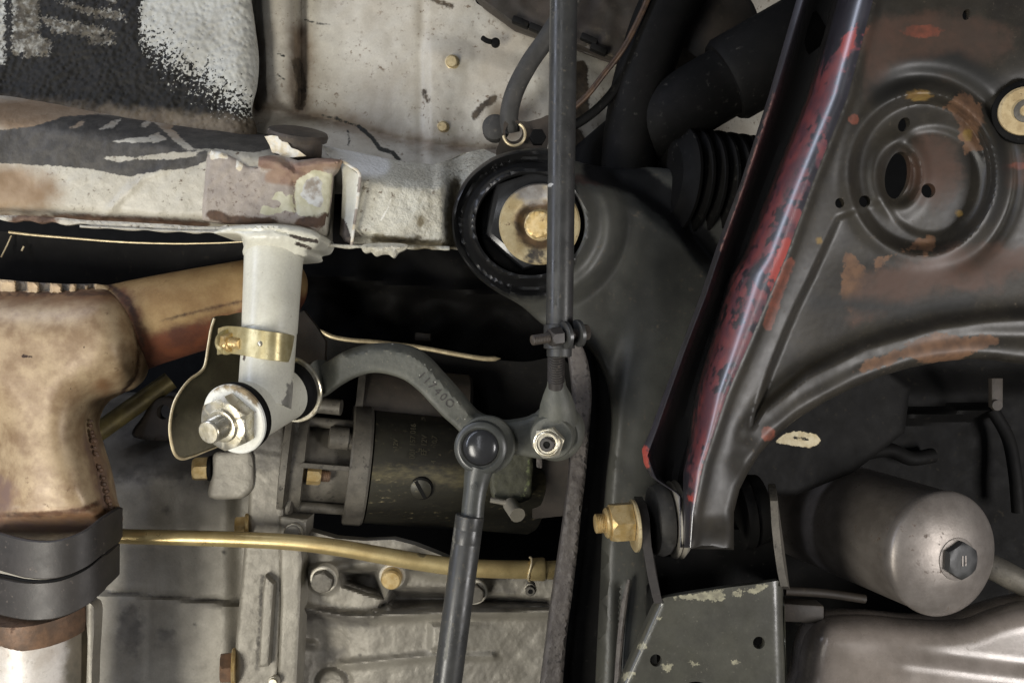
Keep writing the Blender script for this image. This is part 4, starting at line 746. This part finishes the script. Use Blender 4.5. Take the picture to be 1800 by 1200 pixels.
hb = T('arm_bush', 'cream sleeved rubber bush set in the black suspension arm', 'bush', P(1795, 195, -80))
b = B(); b.lathe(P(1803, 198, -86), (-.35, -1, -.05), [(0, 56), (10, 55), (14, 48), (14, 0)], u(-90), 40); b.make('rubber', M_rubber, hb)
b = B(); b.lathe(P(1800, 196, -98), (-.3, -1, -.05), [(0, 42), (6, 42), (9, 38), (9, 0)], u(-100), 40); b.make('cream_washer', M_ochre, hb)
b = B(); b.lathe(P(1803, 196, -104), (-.3, -1, -.05), [(0, 20), (5, 20), (6, 18), (6, 11), (0, 10), (0, 0)], u(-105), 32); b.make('inner_sleeve', M_alu2, hb)

# ---------------------------------------------------------------- bracket, bushes and through bolt at the arm's foot
bk = T('arm_bracket', 'olive black box bracket with two ears and chipped paint along its top', 'bracket', P(1260, 1080, -60))
bo = np.array([(1148, 1068), (1158, 1054), (1172, 1049), (1220, 1041), (1280, 1032), (1330, 1026), (1368, 1020), (1376, 1034), (1380, 1070), (1386, 1380), (1005, 1380), (1096, 1184), (1116, 1138), (1134, 1098)])
b = B(); b.relief(dens(bo, 6), lambda x, y: -84 + 1.5 * rnd(np.maximum(0, d_line(x, y, [(1150, 1060), (1005, 1380)])), 20) + 1.2 * rnd(np.maximum(0, d_line(x, y, [(1376, 1020), (1386, 1380)])), 18) + .7 * nz(x, y, 40), 5, [ell(1153, 1160, 10.5, 11, 0, 24), ell(1334, 1129, 10.5, 11, 0, 24), ell(1223, 1210, 22, 13, 0, 24)], thick=14, rings=(1, 3, 6, 10, 15))
chip = [[(1185, 1050), (1240, 1040), (1270, 1036), (1272, 1046), (1250, 1054), (1200, 1052)], [(1286, 1040), (1308, 1036), (1300, 1048), (1288, 1048)], [(1312, 1036), (1345, 1026), (1350, 1030), (1330, 1042), (1318, 1040)], [(1122, 1130), (1132, 1128), (1136, 1140), (1126, 1142)], [(1092, 1186), (1112, 1178), (1118, 1186), (1098, 1196)], [(1164, 1168), (1182, 1166), (1176, 1180), (1166, 1178)], [(1250, 1050), (1275, 1046), (1272, 1054), (1252, 1056)], [(1210, 1162), (1230, 1166), (1215, 1168)], [(1156, 1086), (1162, 1084), (1160, 1092)], [(1286, 1160), (1300, 1162), (1290, 1170)]]
b.make('front_plate', M_brkt, bk, masks={'m1': lambda x, y: mx(x, y, *chip) + .5})
def ear(pts, w): 
    q = B(); L = np.array([P(*p) for p in pts]); q.rings([L, L + np.array([w * u(-50), 0, 0])]); return q
ear([(1114, 872, 40), (1116, 876, 6), (1122, 886, -26), (1127, 910, -52), (1128, 935, -62), (1130, 962, -68), (1138, 1010, -78), (1146, 1046, -84), (1150, 1060, -86), (1152, 1062, 60), (1114, 880, 60)], 15).make('ear', M_clamp, bk)
ear([(1350, 850, 30), (1352, 860, -20), (1354, 880, -46), (1356, 920, -58), (1360, 960, -62), (1366, 1002, -70), (1372, 1030, -84), (1376, 1035, 60), (1350, 856, 60)], 13).make('ear', M_alu2, bk)
b = B(); b.relief(dens([(1130, 930), (1365, 930), (1372, 1045), (1150, 1070)], 10), lambda x, y: 20 + 0 * x, 10, thick=8); b.make('dark_interior', M_rubber, bk)  # black sheet standing in for the shade between the ears
pb = T('pivot_bolt', 'yellow zinc pivot bolt with lock nut through the bracket bushes', 'bolt', P(1130, 915, -40))
axp = nrm((-1, -.10, -.05))
axq = nrm((-1, -.10, -.04))
def onp(t): return P(1116, 915, -36) + axp * t * u(-40)
b = B(); tb = ell(1124, 928, 13, 48, 0, 40); b.lathe(onp(-2) + np.array([0, 0, -8 * u(0)]), axp, [(0, 30), (0, 44), (1.5, 46), (5, 46), (6.5, 44), (6.5, 0)], u(-40), 44); b.make('tab_washer', M_goldwash, pb)
b = B(); b.hexn(onp(6), axp, 36 * u(-45), 40 * u(-45), .1); b.make('nut', M_gold, pb)
b = B(); b.lathe(onp(45), axp, [(0, 27), (6, 27), (9, 24), (9, 0)], u(-50), 36); b.make('nut_collar', M_gold, pb)
b = B(); b.lathe(onp(52), axp, [(0, 17)] + [(1 + i, 17 - 1.1 * (i % 3 == 0)) for i in range(18)] + [(20, 14), (20, 0)], u(-50), 28); b.make('bolt_end', M_gold, pb)
ab = T('pivot_bush', 'dusty black rubber pivot bush with metal rings between bracket and arm', 'bush', P(1170, 910, 0))
b = B(); b.lathe(P(1146, 914, 14), -axq, [(0, 50), (2, 60), (14, 64), (28, 60), (30, 50)], u(-10), 44); b.make('rubber', M_rubberdusty, ab)
b = B(); b.lathe(P(1178, 913, 14), -axq, [(0, 50), (0, 66), (3, 68), (5, 66), (7, 62), (10, 66), (13, 69), (16, 66), (22, 60)], u(0), 48); b.make('metal_ring', M_alu, ab)
ab2 = T('pivot_bush', 'dark rubber pivot bush between the arm and the bracket ear beside the oil filter', 'bush', P(1318, 895, 20))
b = B(); b.lathe(P(1290, 900, 40), nrm(P(1350, 892, 45) - P(1290, 900, 40)), [(0, 56), (4, 66), (20, 68), (24, 60), (30, 62), (48, 60), (50, 40)], u(40), 44); b.make('rubber', M_rubber, ab2)

# ---------------------------------------------------------------- starter motor
sm = T('starter_motor', 'grimy olive starter motor with cage nose and slotted screw', 'starter motor', P(720, 820, 340))
S0, S1 = P(500, 806, 300), P(950, 842, 420); axS = nrm(S1 - S0); LS = np.linalg.norm(S1 - S0)
def onS(px_): t = (px_ - 500) / 450; return S0 + (S1 - S0) * t
def hS(px_): return LS * (px_ - 500) / 450 / u(340)
b = B(); b.lathe(S0, axS, [(hS(640), 90), (hS(642), 99), (hS(930), 100), (hS(940), 94), (hS(942), 0)], u(340), 72)
b.make('body', M_start, sm, masks={'m1': lambda x, y: 18 - np.abs(y - 832 - (x - 640) * .04) - 12 * ss(690, 650, x)})  # lighter scratched band, a highlight painted into the body colour
b = B(); b.lathe(S0, axS, [(hS(606), 80), (hS(606), 102), (hS(609), 105), (hS(636), 105), (hS(640), 102), (hS(641), 80)], u(330), 72); b.make('flange_ring', M_alu2, sm)
b = B(); b.lathe(S0, axS, [(hS(496), 80), (hS(498), 106), (hS(508), 108), (hS(512), 100), (hS(514), 94), (hS(534), 95), (hS(536), 80)], u(320), 72); b.make('nose_ring', M_alu2, sm)
b = B(); b.lathe(S0, axS, [(hS(500), 74), (hS(612), 76)], u(325), 48); b.make('inner_drum', M_alu2, sm)
for ang, wd, th_, nm in ((-.08, 3.5, 16, 'rib'), (-1.02, 9, 18, 'rib'), (.95, 9, 18, 'rib'), (-.62, 14, 14, 'rib')):
    q = B(); e1 = np.array([0, -1.0, 0]) - axS * (axS @ np.array([0, -1.0, 0])); e1 = nrm(e1); e2 = nrm(np.cross(e1, axS)); e2 = e2 if e2[2] < 0 else -e2
    dirr = e1 * math.cos(ang) + e2 * math.sin(ang); tang = np.cross(axS, dirr)
    xa, xb = (530, 610) if wd < 14 else (575, 610)
    c_ = (onS(xa) + onS(xb)) / 2 + dirr * 84 * u(330)
    if wd >= 9: q.tube([onS(xa) + dirr * 86 * u(330), onS(xb) + dirr * 86 * u(330)], wd * u(330), 16)
    else: q.box(c_, axS * np.linalg.norm(onS(xb) - onS(xa)) / 2, dirr * th_ * u(330), tang * wd * u(330), .2)
    q.make(nm, M_alu2, sm)
b = B(); b.lathe(S0, axS, [(hS(540), 9), (hS(600), 9)], u(325), 8)
ax5 = nrm(onS(600) - onS(520)); c5 = P(540, 834, 215)
b = B(); b.hexn(c5, ax5, 17 * u(215), 24 * u(215), .5); b.make('bolt_head', M_gold, sm)
b = B(); b.lathe(c5 + ax5 * 23 * u(215), ax5, [(0, 10)] + [(i, 10 - .9 * (i % 3 == 0)) for i in range(1, 16)] + [(17, 8), (17, 0)], u(215), 18); b.make('bolt_end', M_copper, sm)
nS = nrm(np.array([-.05, -1, -.3])); cS = P(740, 858, 243)
b = B(); b.lathe(cS, nS, [(-6, 21), (1.2, 21), (1.6, 20)], u(265), 36); b.make('screw_seat', M_rubber, sm)
sc_ = B(); sc_.lathe(cS + nS * 1.0 * u(265), nS, [(-3, 18.5), (3, 18.5), (4, 17), (4, 0)], u(265), 36); sq = sc_.make('screw', M_start, sm)
t1 = nrm(np.cross(nS, (0.9, 0, .45))); t2 = np.cross(nS, t1)
b = B(); b.box(cS + nS * 4.6 * u(265), t1 * 17.5 * u(265), t2 * 3 * u(265), nS * 1.0 * u(265), .2); b.make('screw_slot', M_rubber, sm)
# stamped lettering on the body
for s_, px_, py_, sz in (('12V', 676, 770, 12), ('1', 676, 806, 20), ('001 157 016', 704, 766, 14), ('EF 12V', 723, 772, 14), ('DR', 723, 733, 12), ('0,7', 740, 764, 13), ('4', 740, 797, 13)):
    ce = 806 + 36 * (px_ - 500) / 450; v_ = (py_ - ce) / 94; ang = math.asin(max(-.95, min(.95, v_)))
    e1 = np.array([0, -1.0, 0]); e1 = nrm(e1 - axS * (axS @ e1)); dn = nrm(np.cross(axS, e1)); dn = dn if dn[2] < 0 else -dn
    nn = e1 * math.cos(ang) + dn * math.sin(ang); cc = onS(px_) + nn * 100.2 * u(340); upv = axS * -1 if True else axS
    rt = nrm(np.cross(nn, axS)); rt = rt if rt[2] > 0 else -rt
    text(s_, sz * u(250), cc, rt, np.cross(nn, rt), M_stamp, sm, 'stamped_lettering', .4)
b = B(); b.lathe(P(628, 706, 400), P(860, 726, 450) - P(628, 706, 400), [(0, 60), (4, 66), (hS(830) - hS(640), 66), (hS(836) - hS(640), 60)], u(380), 48); b.make('solenoid', M_brown, sm)
b = B(); b.lathe(P(626, 706, 396), P(860, 726, 450) - P(628, 706, 400), [(0, 60), (0, 70), (12, 70), (13, 60)], u(380), 48); b.make('solenoid_flange', M_alu2, sm)
b = B(); b.tube(smooth([P(600, 716, 260), P(560, 712, 262), P(520, 712, 262)], 4), 14 * u(260), 16); b.make('through_bolt', M_alu2, sm)
b = B(); b.lathe(P(578, 768, 236), axS, [(0, 16), (2, 20), (34, 20)], u(236), 24); b.make('bolt_boss', M_alu2, sm)
tb_ = T('starter_terminal', 'corroded green terminal block with a grey stud under the steering arm', 'terminal', P(900, 840, 260))
to = smooth([(868, 800), (930, 792), (938, 812), (936, 845), (930, 878), (868, 882)], 4, True)
b = B(); b.relief(to, lambda x, y: 240 + rnd(sd_poly(x, y, to), 8) + 1.2 * nz(x, y, 14), 4, thick=60, rings=(1.5, 4)); b.make('block', M_corr, tb_, masks={'m1': lambda x, y: 2 - d_line(x, y, [(930, 808), (928, 850), (918, 872)])})
b = B(); b.tube([P(862, 878, 225), P(895, 884, 225)], 5 * u(225), 10); b.tube([P(897, 886, 232), P(910, 905, 190)], 13.5 * u(215), 22); b.make('stud', M_alu, tb_)
b = B(); b.relief(dens([(934, 800), (1000, 800), (1000, 905), (936, 912)], 8), lambda x, y: 300 + 0 * x, 8, thick=40); b.make('back_cover', M_brown, tb_)
b = B(); b.box(P(948, 812, 150), np.array([5, 0, -1]) * u(150), np.array([0, 8, 0]) * u(150), np.array([0, 0, 9]) * u(150), .3); b.make('lug', M_strip, tb_)

# dark cover with tan lip above the starter
cc = T('rear_cover', 'black cover with a tan worn lip above the starter motor', 'cover', P(720, 640, 420))
co_ = smooth([(500, 540), (535, 552), (560, 583), (600, 594), (660, 601), (740, 611), (800, 622), (860, 631), (920, 636), (1000, 640), (1000, 800), (500, 800)], 5, True)
b = B(); b.relief(co_, lambda x, y: 470 + .3 * (y - 600), 9, thick=10, rings=(2,)); b.make('cover_sheet', M_dark, cc)
b = B(); lp = smooth([P(562, 580, 460), P(585, 592, 460), P(620, 598, 460), P(660, 601, 460), P(740, 611, 460), P(800, 622, 460), P(850, 630, 460), P(880, 630, 462)], 6)
b.tube(lp, np.interp(np.arange(len(lp)), [0, 3, 30, 40, len(lp) - 1], [2, 4, 4.5, 4.5, .6]) * u(460), 10); b.make('worn_lip', M_edge, cc)
b = B(); b.relief(dens([(505, 560), (534, 546), (556, 574), (572, 600), (570, 640), (505, 640)], 8), lambda x, y: 200 + (x - 500) * .8, 7, thick=20, rings=(2,)); b.make('grey_bracket', M_brown, cc)

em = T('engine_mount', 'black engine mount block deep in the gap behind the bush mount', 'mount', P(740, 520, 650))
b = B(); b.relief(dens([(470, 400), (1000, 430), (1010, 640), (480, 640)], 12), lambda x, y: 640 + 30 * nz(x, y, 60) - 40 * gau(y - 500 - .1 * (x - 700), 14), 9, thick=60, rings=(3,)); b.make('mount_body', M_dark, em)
b = B(); b.box(P(744, 592, 540), np.array([14, 0, -1]) * u(540), np.array([0, 10, 0]) * u(540), np.array([0, 0, 7]) * u(540), .3); b.make('mount_lug', M_brown, em)
# ---------------------------------------------------------------- gearbox casing
gb = T('gearbox_casing', 'dusty cast aluminium gearbox casing with bolted flange and ribs', 'gearbox', P(600, 1080, 260))
def D_gl(x, y):
    d = 268 + np.clip((868 - y) / 70, 0, 3) ** 2 * 40
    s_ = y - (1040 + (x - 190) * .085)
    d = d - 12 * ss(-3, 3, s_) + 10 * gau(s_, 4) + 20 * ss(395, 425, x)
    return d + 3 * nz(x, y, 60) + 1.2 * nz(x, y, 12, 4)
b = B(); b.relief(dens([(-320, 690), (460, 690), (460, 1380), (-320, 1380)], 8), D_gl, 7, thick=20, rings=())
b.make('bell_housing', M_alu, gb, masks={'m1': lambda x, y: np.maximum.reduce([36 - np.hypot((x - 230) / .8, (y - 1105) / 1.4), 22 - np.hypot((x - 285), (y - 1120) / 1.2), 12 - np.hypot((x - 258), (y - 870)), 10 - np.hypot((x - 290), (y - 895)), (850 - y) * .8]) - 8, 'm2': lambda x, y: np.maximum.reduce([2.5 - np.hypot(x - 342, y - 1098), 4 - np.hypot(x - 395, y - 970), 2.2 - d_line(x, y, [(190, 1040), (400, 1057)])])})
bb = smooth([(376, 798), (400, 793), (440, 792), (446, 850), (436, 868), (420, 876), (368, 874), (372, 836)], 4, True)
b = B(); b.relief(bb, lambda x, y: 196 + rnd(sd_poly(x, y, bb), 8) + nz(x, y, 12), 5, thick=70, rings=(1.5, 4, 8)); b.make('boss_block', M_alu, gb)
f1 = np.array([(440, 700), (500, 700), (500, 860), (497, 1000), (482, 1380), (398, 1380), (416, 1110), (426, 1000), (436, 900), (440, 830)])
f2 = np.array([(490, 905), (540, 912), (538, 940), (530, 962), (532, 985), (528, 1080), (514, 1380), (480, 1380), (494, 1060)])
ribp = [(466, 1010), (482, 1026), (472, 1170), (455, 1172), (462, 1040)]
b = B(); b.relief(dens(f1, 6), lambda x, y: 206 + 1.2 * rnd(sd_poly(x, y, f1), 7) + 1.5 * nz(x, y, 10) + 30 * ss(780, 700, y), 5, thick=60, rings=(1.5, 4)); b.make('flange', M_alu, gb, masks={'m1': lambda x, y: (815 - y) * .6, 'm2': lambda x, y: np.maximum(3 - d_line(x, y, [(462, 1012), (452, 1175)]), 4 - d_line(x, y, [(440, 790), (500, 800)]))})
b = B(); b.relief(dens(np.array(ribp), 5), lambda x, y: 186 + 1.2 * rnd(sd_poly(x, y, ribp), 4), 4, thick=30, rings=(1, 2.5)); b.make('rib', M_alu, gb)
b = B(); b.relief(dens(f2, 6), lambda x, y: 200 + 1.2 * rnd(sd_poly(x, y, f2), 6) + nz(x, y, 10), 5, thick=60, rings=(1.5, 4)); b.make('flange', M_alu, gb)
b = B(); fx = np.array([(500, 700), (532, 700), (526, 760), (518, 860), (508, 910), (496, 910), (500, 800)]); b.relief(dens(fx, 6), lambda x, y: 215 + rnd(sd_poly(x, y, fx), 6) + 3 * np.sin(y / 9), 5, thick=50, rings=(2,)); b.make('flange_edge', M_alu2, gb)
ro = np.array([(525, 925), (545, 933), (590, 946), (640, 950), (692, 948), (730, 958), (766, 972), (800, 986), (900, 1000), (975, 1015), (965, 1380), (508, 1380)])
pk1, pk2 = [(592, 1002), (668, 996), (677, 1054), (640, 1044), (600, 1030)], [(688, 1030), (781, 1032), (968, 1052), (968, 1068), (660, 1070)]
def D_gr(x, y):
    d = 266 - 34 * gau(d_line(x, y, [(655, 1082), (760, 1078), (975, 1074)]), 8) - 30 * gau(d_line(x, y, [(520, 1066), (600, 1082), (655, 1085)]), 8)
    d = d + 80 * ss(-2, 14, sd_poly(x, y, pk1)) + 60 * ss(-2, 18, sd_poly(x, y, pk2))
    d = d - 26 * gau(d_line(x, y, [(545, 1004), (600, 996), (672, 988), (770, 1004), (850, 1018)]), 11) - 20 * gau(d_line(x, y, [(684, 1030), (682, 1066)]), 5)
    d = d - 26 * ss(1000, 960, y)
    bx = np.minimum(x - 752, np.minimum(y - 1092, 1146 - y))
    d = d - 16 * ss(-4, 12, bx) * ss(900, 780, x) - 12 * gau(d_line(x, y, [(600, 1168), (760, 1152), (865, 1152)]), 7)
    d = d + 30 * gau(np.hypot((x - 570) / 1.0, (y - 1140) / 1.3), 46) - 18 * gau(d_line(x, y, [(525, 1128), (552, 1132)]), 6)
    d = d - 9 * ss(30, 18, np.hypot(x - 583, y - 1200)) + 6 * gau(np.hypot(x - 583, y - 1200) - 30, 6)
    for bx_, by_ in ((570, 1016), (690, 1010), (834, 1038)): d = d - 20 * ss(32, 20, np.hypot(x - bx_, y - by_))
    return d + 2.2 * nz(x, y, 24) + 1.4 * nz(x, y, 6, 2)
b = B(); b.relief(dens(ro, 6), D_gr, 3.7, thick=30, rings=(2,))
b.make('gear_case', M_alu, gb, masks={'m1': lambda x, y: np.maximum.reduce([sd_poly(x, y, pk1), sd_poly(x, y, pk2) + 4, 20 - d_line(x, y, [(530, 1080), (640, 1092)]), 22 - np.hypot((x - 585) , (y - 1150)), sd_poly(x, y, [(800, 1020), (900, 1030), (930, 1048), (800, 1046)])]) - 6, 'm2': lambda x, y: np.maximum.reduce([3 - np.hypot((x - 633) , (y - 1150) * 1.4), 3 - d_line(x, y, [(525, 1070), (580, 1074)])])})
GRP = 'gearbox casing bolts'
def gbolt(px, py, d, axv, rw, rh, h, m, lab, head='hex', wm=M_pale):
    t = T('flange_bolt', lab, 'bolt', P(px, py, d), GRP); axv = nrm(axv)
    q = B(); q.lathe(P(px, py, d), axv, [(-16 if abs(axv[1]) > .8 else -1, rw * .9), (-1, rw * .9), (0, rw), (4, rw), (6, rw * .93), (6, rw * .8), (4, rw * .76), (4, 0)], u(d), 36); q.make('washer', wm, t)
    q = B()
    if head == 'hex': q.hexn(P(px, py, d) + axv * 5 * u(d), axv, rh * u(d), h * u(d), .3)
    else: q.lathe(P(px, py, d) + axv * 5 * u(d), axv, [(0, rh), (h * .8, rh), (h, rh * .85), (h, 0)], u(d), 30)
    q.make('bolt_head', m, t)
    if head == 'allen':
        q = B(); q.hexn(P(px, py, d) + axv * (5 + h + .2) * u(d), axv, rh * .5 * u(d), .6 * u(d)); q.make('hex_socket', M_rubber, t)
gbolt(570, 1016, 198, (-.05, -1, -.15), 24, 20, 16, M_alu2, 'grey hex bolt with pale washer below the brass pipe')
gbolt(690, 1010, 198, (-.0, -1, -.18), 23, 18, 18, M_gold, 'brassy round bolt head with pale washer below the brass pipe', 'round')
gbolt(834, 1038, 198, (.05, -1, -.1), 23, 17, 14, M_alu2, 'grey bolt half hidden behind the drag link', 'hex')
gbolt(932, 1034, 214, (.0, -1, -.05), 11, 9, 10, M_alu2, 'small socket head bolt under the brass pipe end', 'allen')
gbolt(516, 936, 192, (.0, -1, .1), 17, 14, 8, M_alu, 'pale bolt tucked above the brass pipe on the flange', 'round')
gbolt(414, 1171, 214, (-1, -.25, 0), 32, 27, 20, M_copper, 'coppery hex bolt on the casing flange low down', wm=M_gold)
gbolt(437, 926, 214, (-1, -.25, 0), 24, 20, 18, M_gold, 'yellow hex bolt on the casing flange just above the brass pipe', wm=M_gold)
gbolt(372, 823, 214, (-1, -.2, 0), 22, 21, 26, M_gold, 'yellow ribbed plug bolt in the boss below the heat shield', wm=M_rubber)
gbolt(482, 1197, 192, (.0, -1, .1), 10, 8, 6, M_zinc, 'tiny bright stud at the foot of the casing flange', 'round')
# bracket and pipe in the gloom behind the exhaust
gk = T('gloom_bracket', 'dim grey lug with a bolt hole behind the heat shield', 'bracket', P(270, 740, 300))
gl = smooth([(235, 768), (252, 730), (272, 702), (300, 698), (330, 720), (330, 770)], 5, True)
b = B(); b.relief(gl, lambda x, y: 300 + rnd(sd_poly(x, y, gl), 6), 5, [ell(287, 724, 12, 13, 0, 22)], thick=24, rings=(1.5, 4)); b.make('lug', M_brown, gk)
b = B(); b.tube([P(150, 775, 260), P(300, 668, 330)], 17 * u(290), 20); b.make('olive_pipe', M_greenish, label='dim olive pipe slanting up behind the exhaust casing', category='pipe')

# ---------------------------------------------------------------- brass pipe
bp = T('brass_pipe', 'long brass coloured pipe crossing the gearbox casing', 'pipe', P(560, 960, 150))
pth = smooth([P(150, 938, 150), P(215, 942, 150), P(330, 945, 150), P(430, 948, 150), P(520, 953, 150), P(600, 963, 151), P(680, 977, 153), P(750, 989, 156), P(830, 998, 160), P(940, 1001, 170), P(985, 1001, 175)], 8)
b = B(); b.tube(pth, np.linspace(12.5, 16.5, len(pth)) * u(152), 24); b.make('pipe', M_brass, bp, masks={'m1': lambda x, y: 6 - np.hypot((x - 742) / 1.4, y - 974)})
b = B(); b.lathe(P(932, 1000, 168), (1, .03, 0), [(0, 17), (0, 19.5), (22, 20.5), (26, 19), (26, 16)], u(166), 30); b.make('pipe_clip', M_brass, bp)
b = B(); b.tube(np.array([P(932 + 3 * math.sin(a * 2), 1000 - 21 * math.cos(a), 166 - 22 * math.sin(a)) for a in np.linspace(-.1, 3.0, 20)]), 2 * u(150), 8); b.make('clip_wire', M_edge, bp)

# ---------------------------------------------------------------- oil filter, sump and the dark engine side
eb = T('engine_block', 'grimy black engine block under the arched suspension arm', 'engine', P(1550, 800, 420))
eo = [(1120, 560), (1860, 520), (1860, 1225), (1120, 1225)]
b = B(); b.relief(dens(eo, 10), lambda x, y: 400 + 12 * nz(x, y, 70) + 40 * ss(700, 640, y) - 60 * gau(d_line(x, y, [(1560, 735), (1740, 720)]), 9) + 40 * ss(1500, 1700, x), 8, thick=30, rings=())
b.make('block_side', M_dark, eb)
cp = np.array([(1280, 690), (1420, 640), (1540, 630), (1600, 680), (1590, 760), (1500, 830), (1400, 870), (1290, 870)])
b = B(); b.relief(dens(cp, 7), lambda x, y: 110 + .35 * (x - 1400) + rnd(sd_poly(x, y, cp), 10) * 1.5, 5, thick=30, rings=(2, 5)); b.make('mount_plate', M_dark, eb, masks={'m1': lambda x, y: np.minimum(sd_poly(x, y, [(1362, 776), (1380, 762), (1404, 757), (1436, 764), (1443, 772), (1436, 782), (1422, 787), (1390, 782)]), np.minimum(d_line(x, y, [(1396, 768), (1420, 772)]) - 2.5, 20))})
b = B(); b.box(P(1750, 690, 330), np.array([10, 0, 0]) * u(330), np.array([0, 6, 0]) * u(330), np.array([0, 0, 26]) * u(330), .3); b.lathe(P(1750, 712, 322), (0, -1, 0), [(0, 10), (6, 9), (6, 0)], u(330), 16); b.make('tab', M_brown, eb)
b = B(); b.tube(smooth([P(1500, 800, 395), P(1560, 790, 385), P(1600, 805, 380), P(1640, 800, 390)], 5), 13 * u(390), 14); b.make('hose_stub', M_dark, eb)
b = B(); b.tube(smooth([P(1745, 720, 390), P(1772, 770, 380), P(1784, 830, 370), P(1790, 900, 370)], 6), 11 * u(380), 14); b.make('loom', M_dark, eb)
b = B(); b.tube(smooth([P(1380, 1038, 130), P(1450, 1042, 130), P(1520, 1052, 134)], 4), 8 * u(130), 12); b.make('lower_lip', M_brown, eb)
b = B(); b.box(P(1406, 1072, 110), np.array([36, 0, -2]) * u(110), np.array([0, 20, 0]) * u(110), np.array([0, 0, 16]) * u(110), .25); b.make('sump_flange', M_brown, eb)
of = T('oil_filter', 'dull grey oil filter canister with a dark hex boss on its domed end', 'oil filter', P(1560, 950, 150))
F1 = P(1660, 974, 10); axF = nrm(np.array([.27, -.955, -.03])); Lf = 440
b = B(); b.lathe(F1, axF, [(-Lf, 116), (-24, 109), (-18, 110), (-10, 111.5), (-4, 111), (1, 108), (5, 103), (9, 97), (18, 78), (25, 56), (29, 34), (29, 0)], u(10), 72); b.make('canister', M_filter, of)
b = B(); b.lathe(F1 + axF * 24 * u(10), axF, [(0, 38), (6, 37), (8, 30), (8, 0)], u(10), 40); b.make('boss_ring', M_filter, of)
b = B(); b.hexn(F1 + axF * 28 * u(10), axF, 33 * u(10), 16 * u(10), .5); b.make('hex_boss', M_black, of)
text('II', 26 * u(0), F1 + axF * 44.6 * u(10), np.cross(axF, (0, 0, 1)) , (0, 0, 1), M_filter, of, 'boss_mark', .4)
st_ = T('oil_pipe', 'pale grey pipe stub beside the oil filter', 'pipe', P(1780, 1015, 80))
b = B(); b.tube(smooth([P(1700, 975, 150), P(1756, 1002, 130), P(1790, 1020, 120), P(1850, 1050, 110)], 5), 22 * u(130), 24); b.make('pipe', M_alu2, st_)
pn = T('oil_pan', 'shiny grey oil pan under the oil filter', 'oil pan', P(1600, 1150, 80))
po = smooth([(1392, 1300), (1398, 1180), (1406, 1130), (1420, 1100), (1450, 1080), (1520, 1078), (1600, 1085), (1680, 1084), (1740, 1064), (1800, 1050), (1900, 1040), (1900, 1300)], 6, True)
b = B(); b.relief(po, lambda x, y: 130 - 1.5 * np.sqrt(np.maximum(0, 60 ** 2 - (60 - np.clip(sd_poly(x, y, po), 0, 60)) ** 2)) - 16 * ss(-22, 26, y - (1146 + (x - 1540) * .12)) * ss(1440, 1600, x)  + .6 * nz(x, y, 90), 6, thick=30, rings=(1, 3, 7, 13)); b.make('pan_body', M_pan, pn)
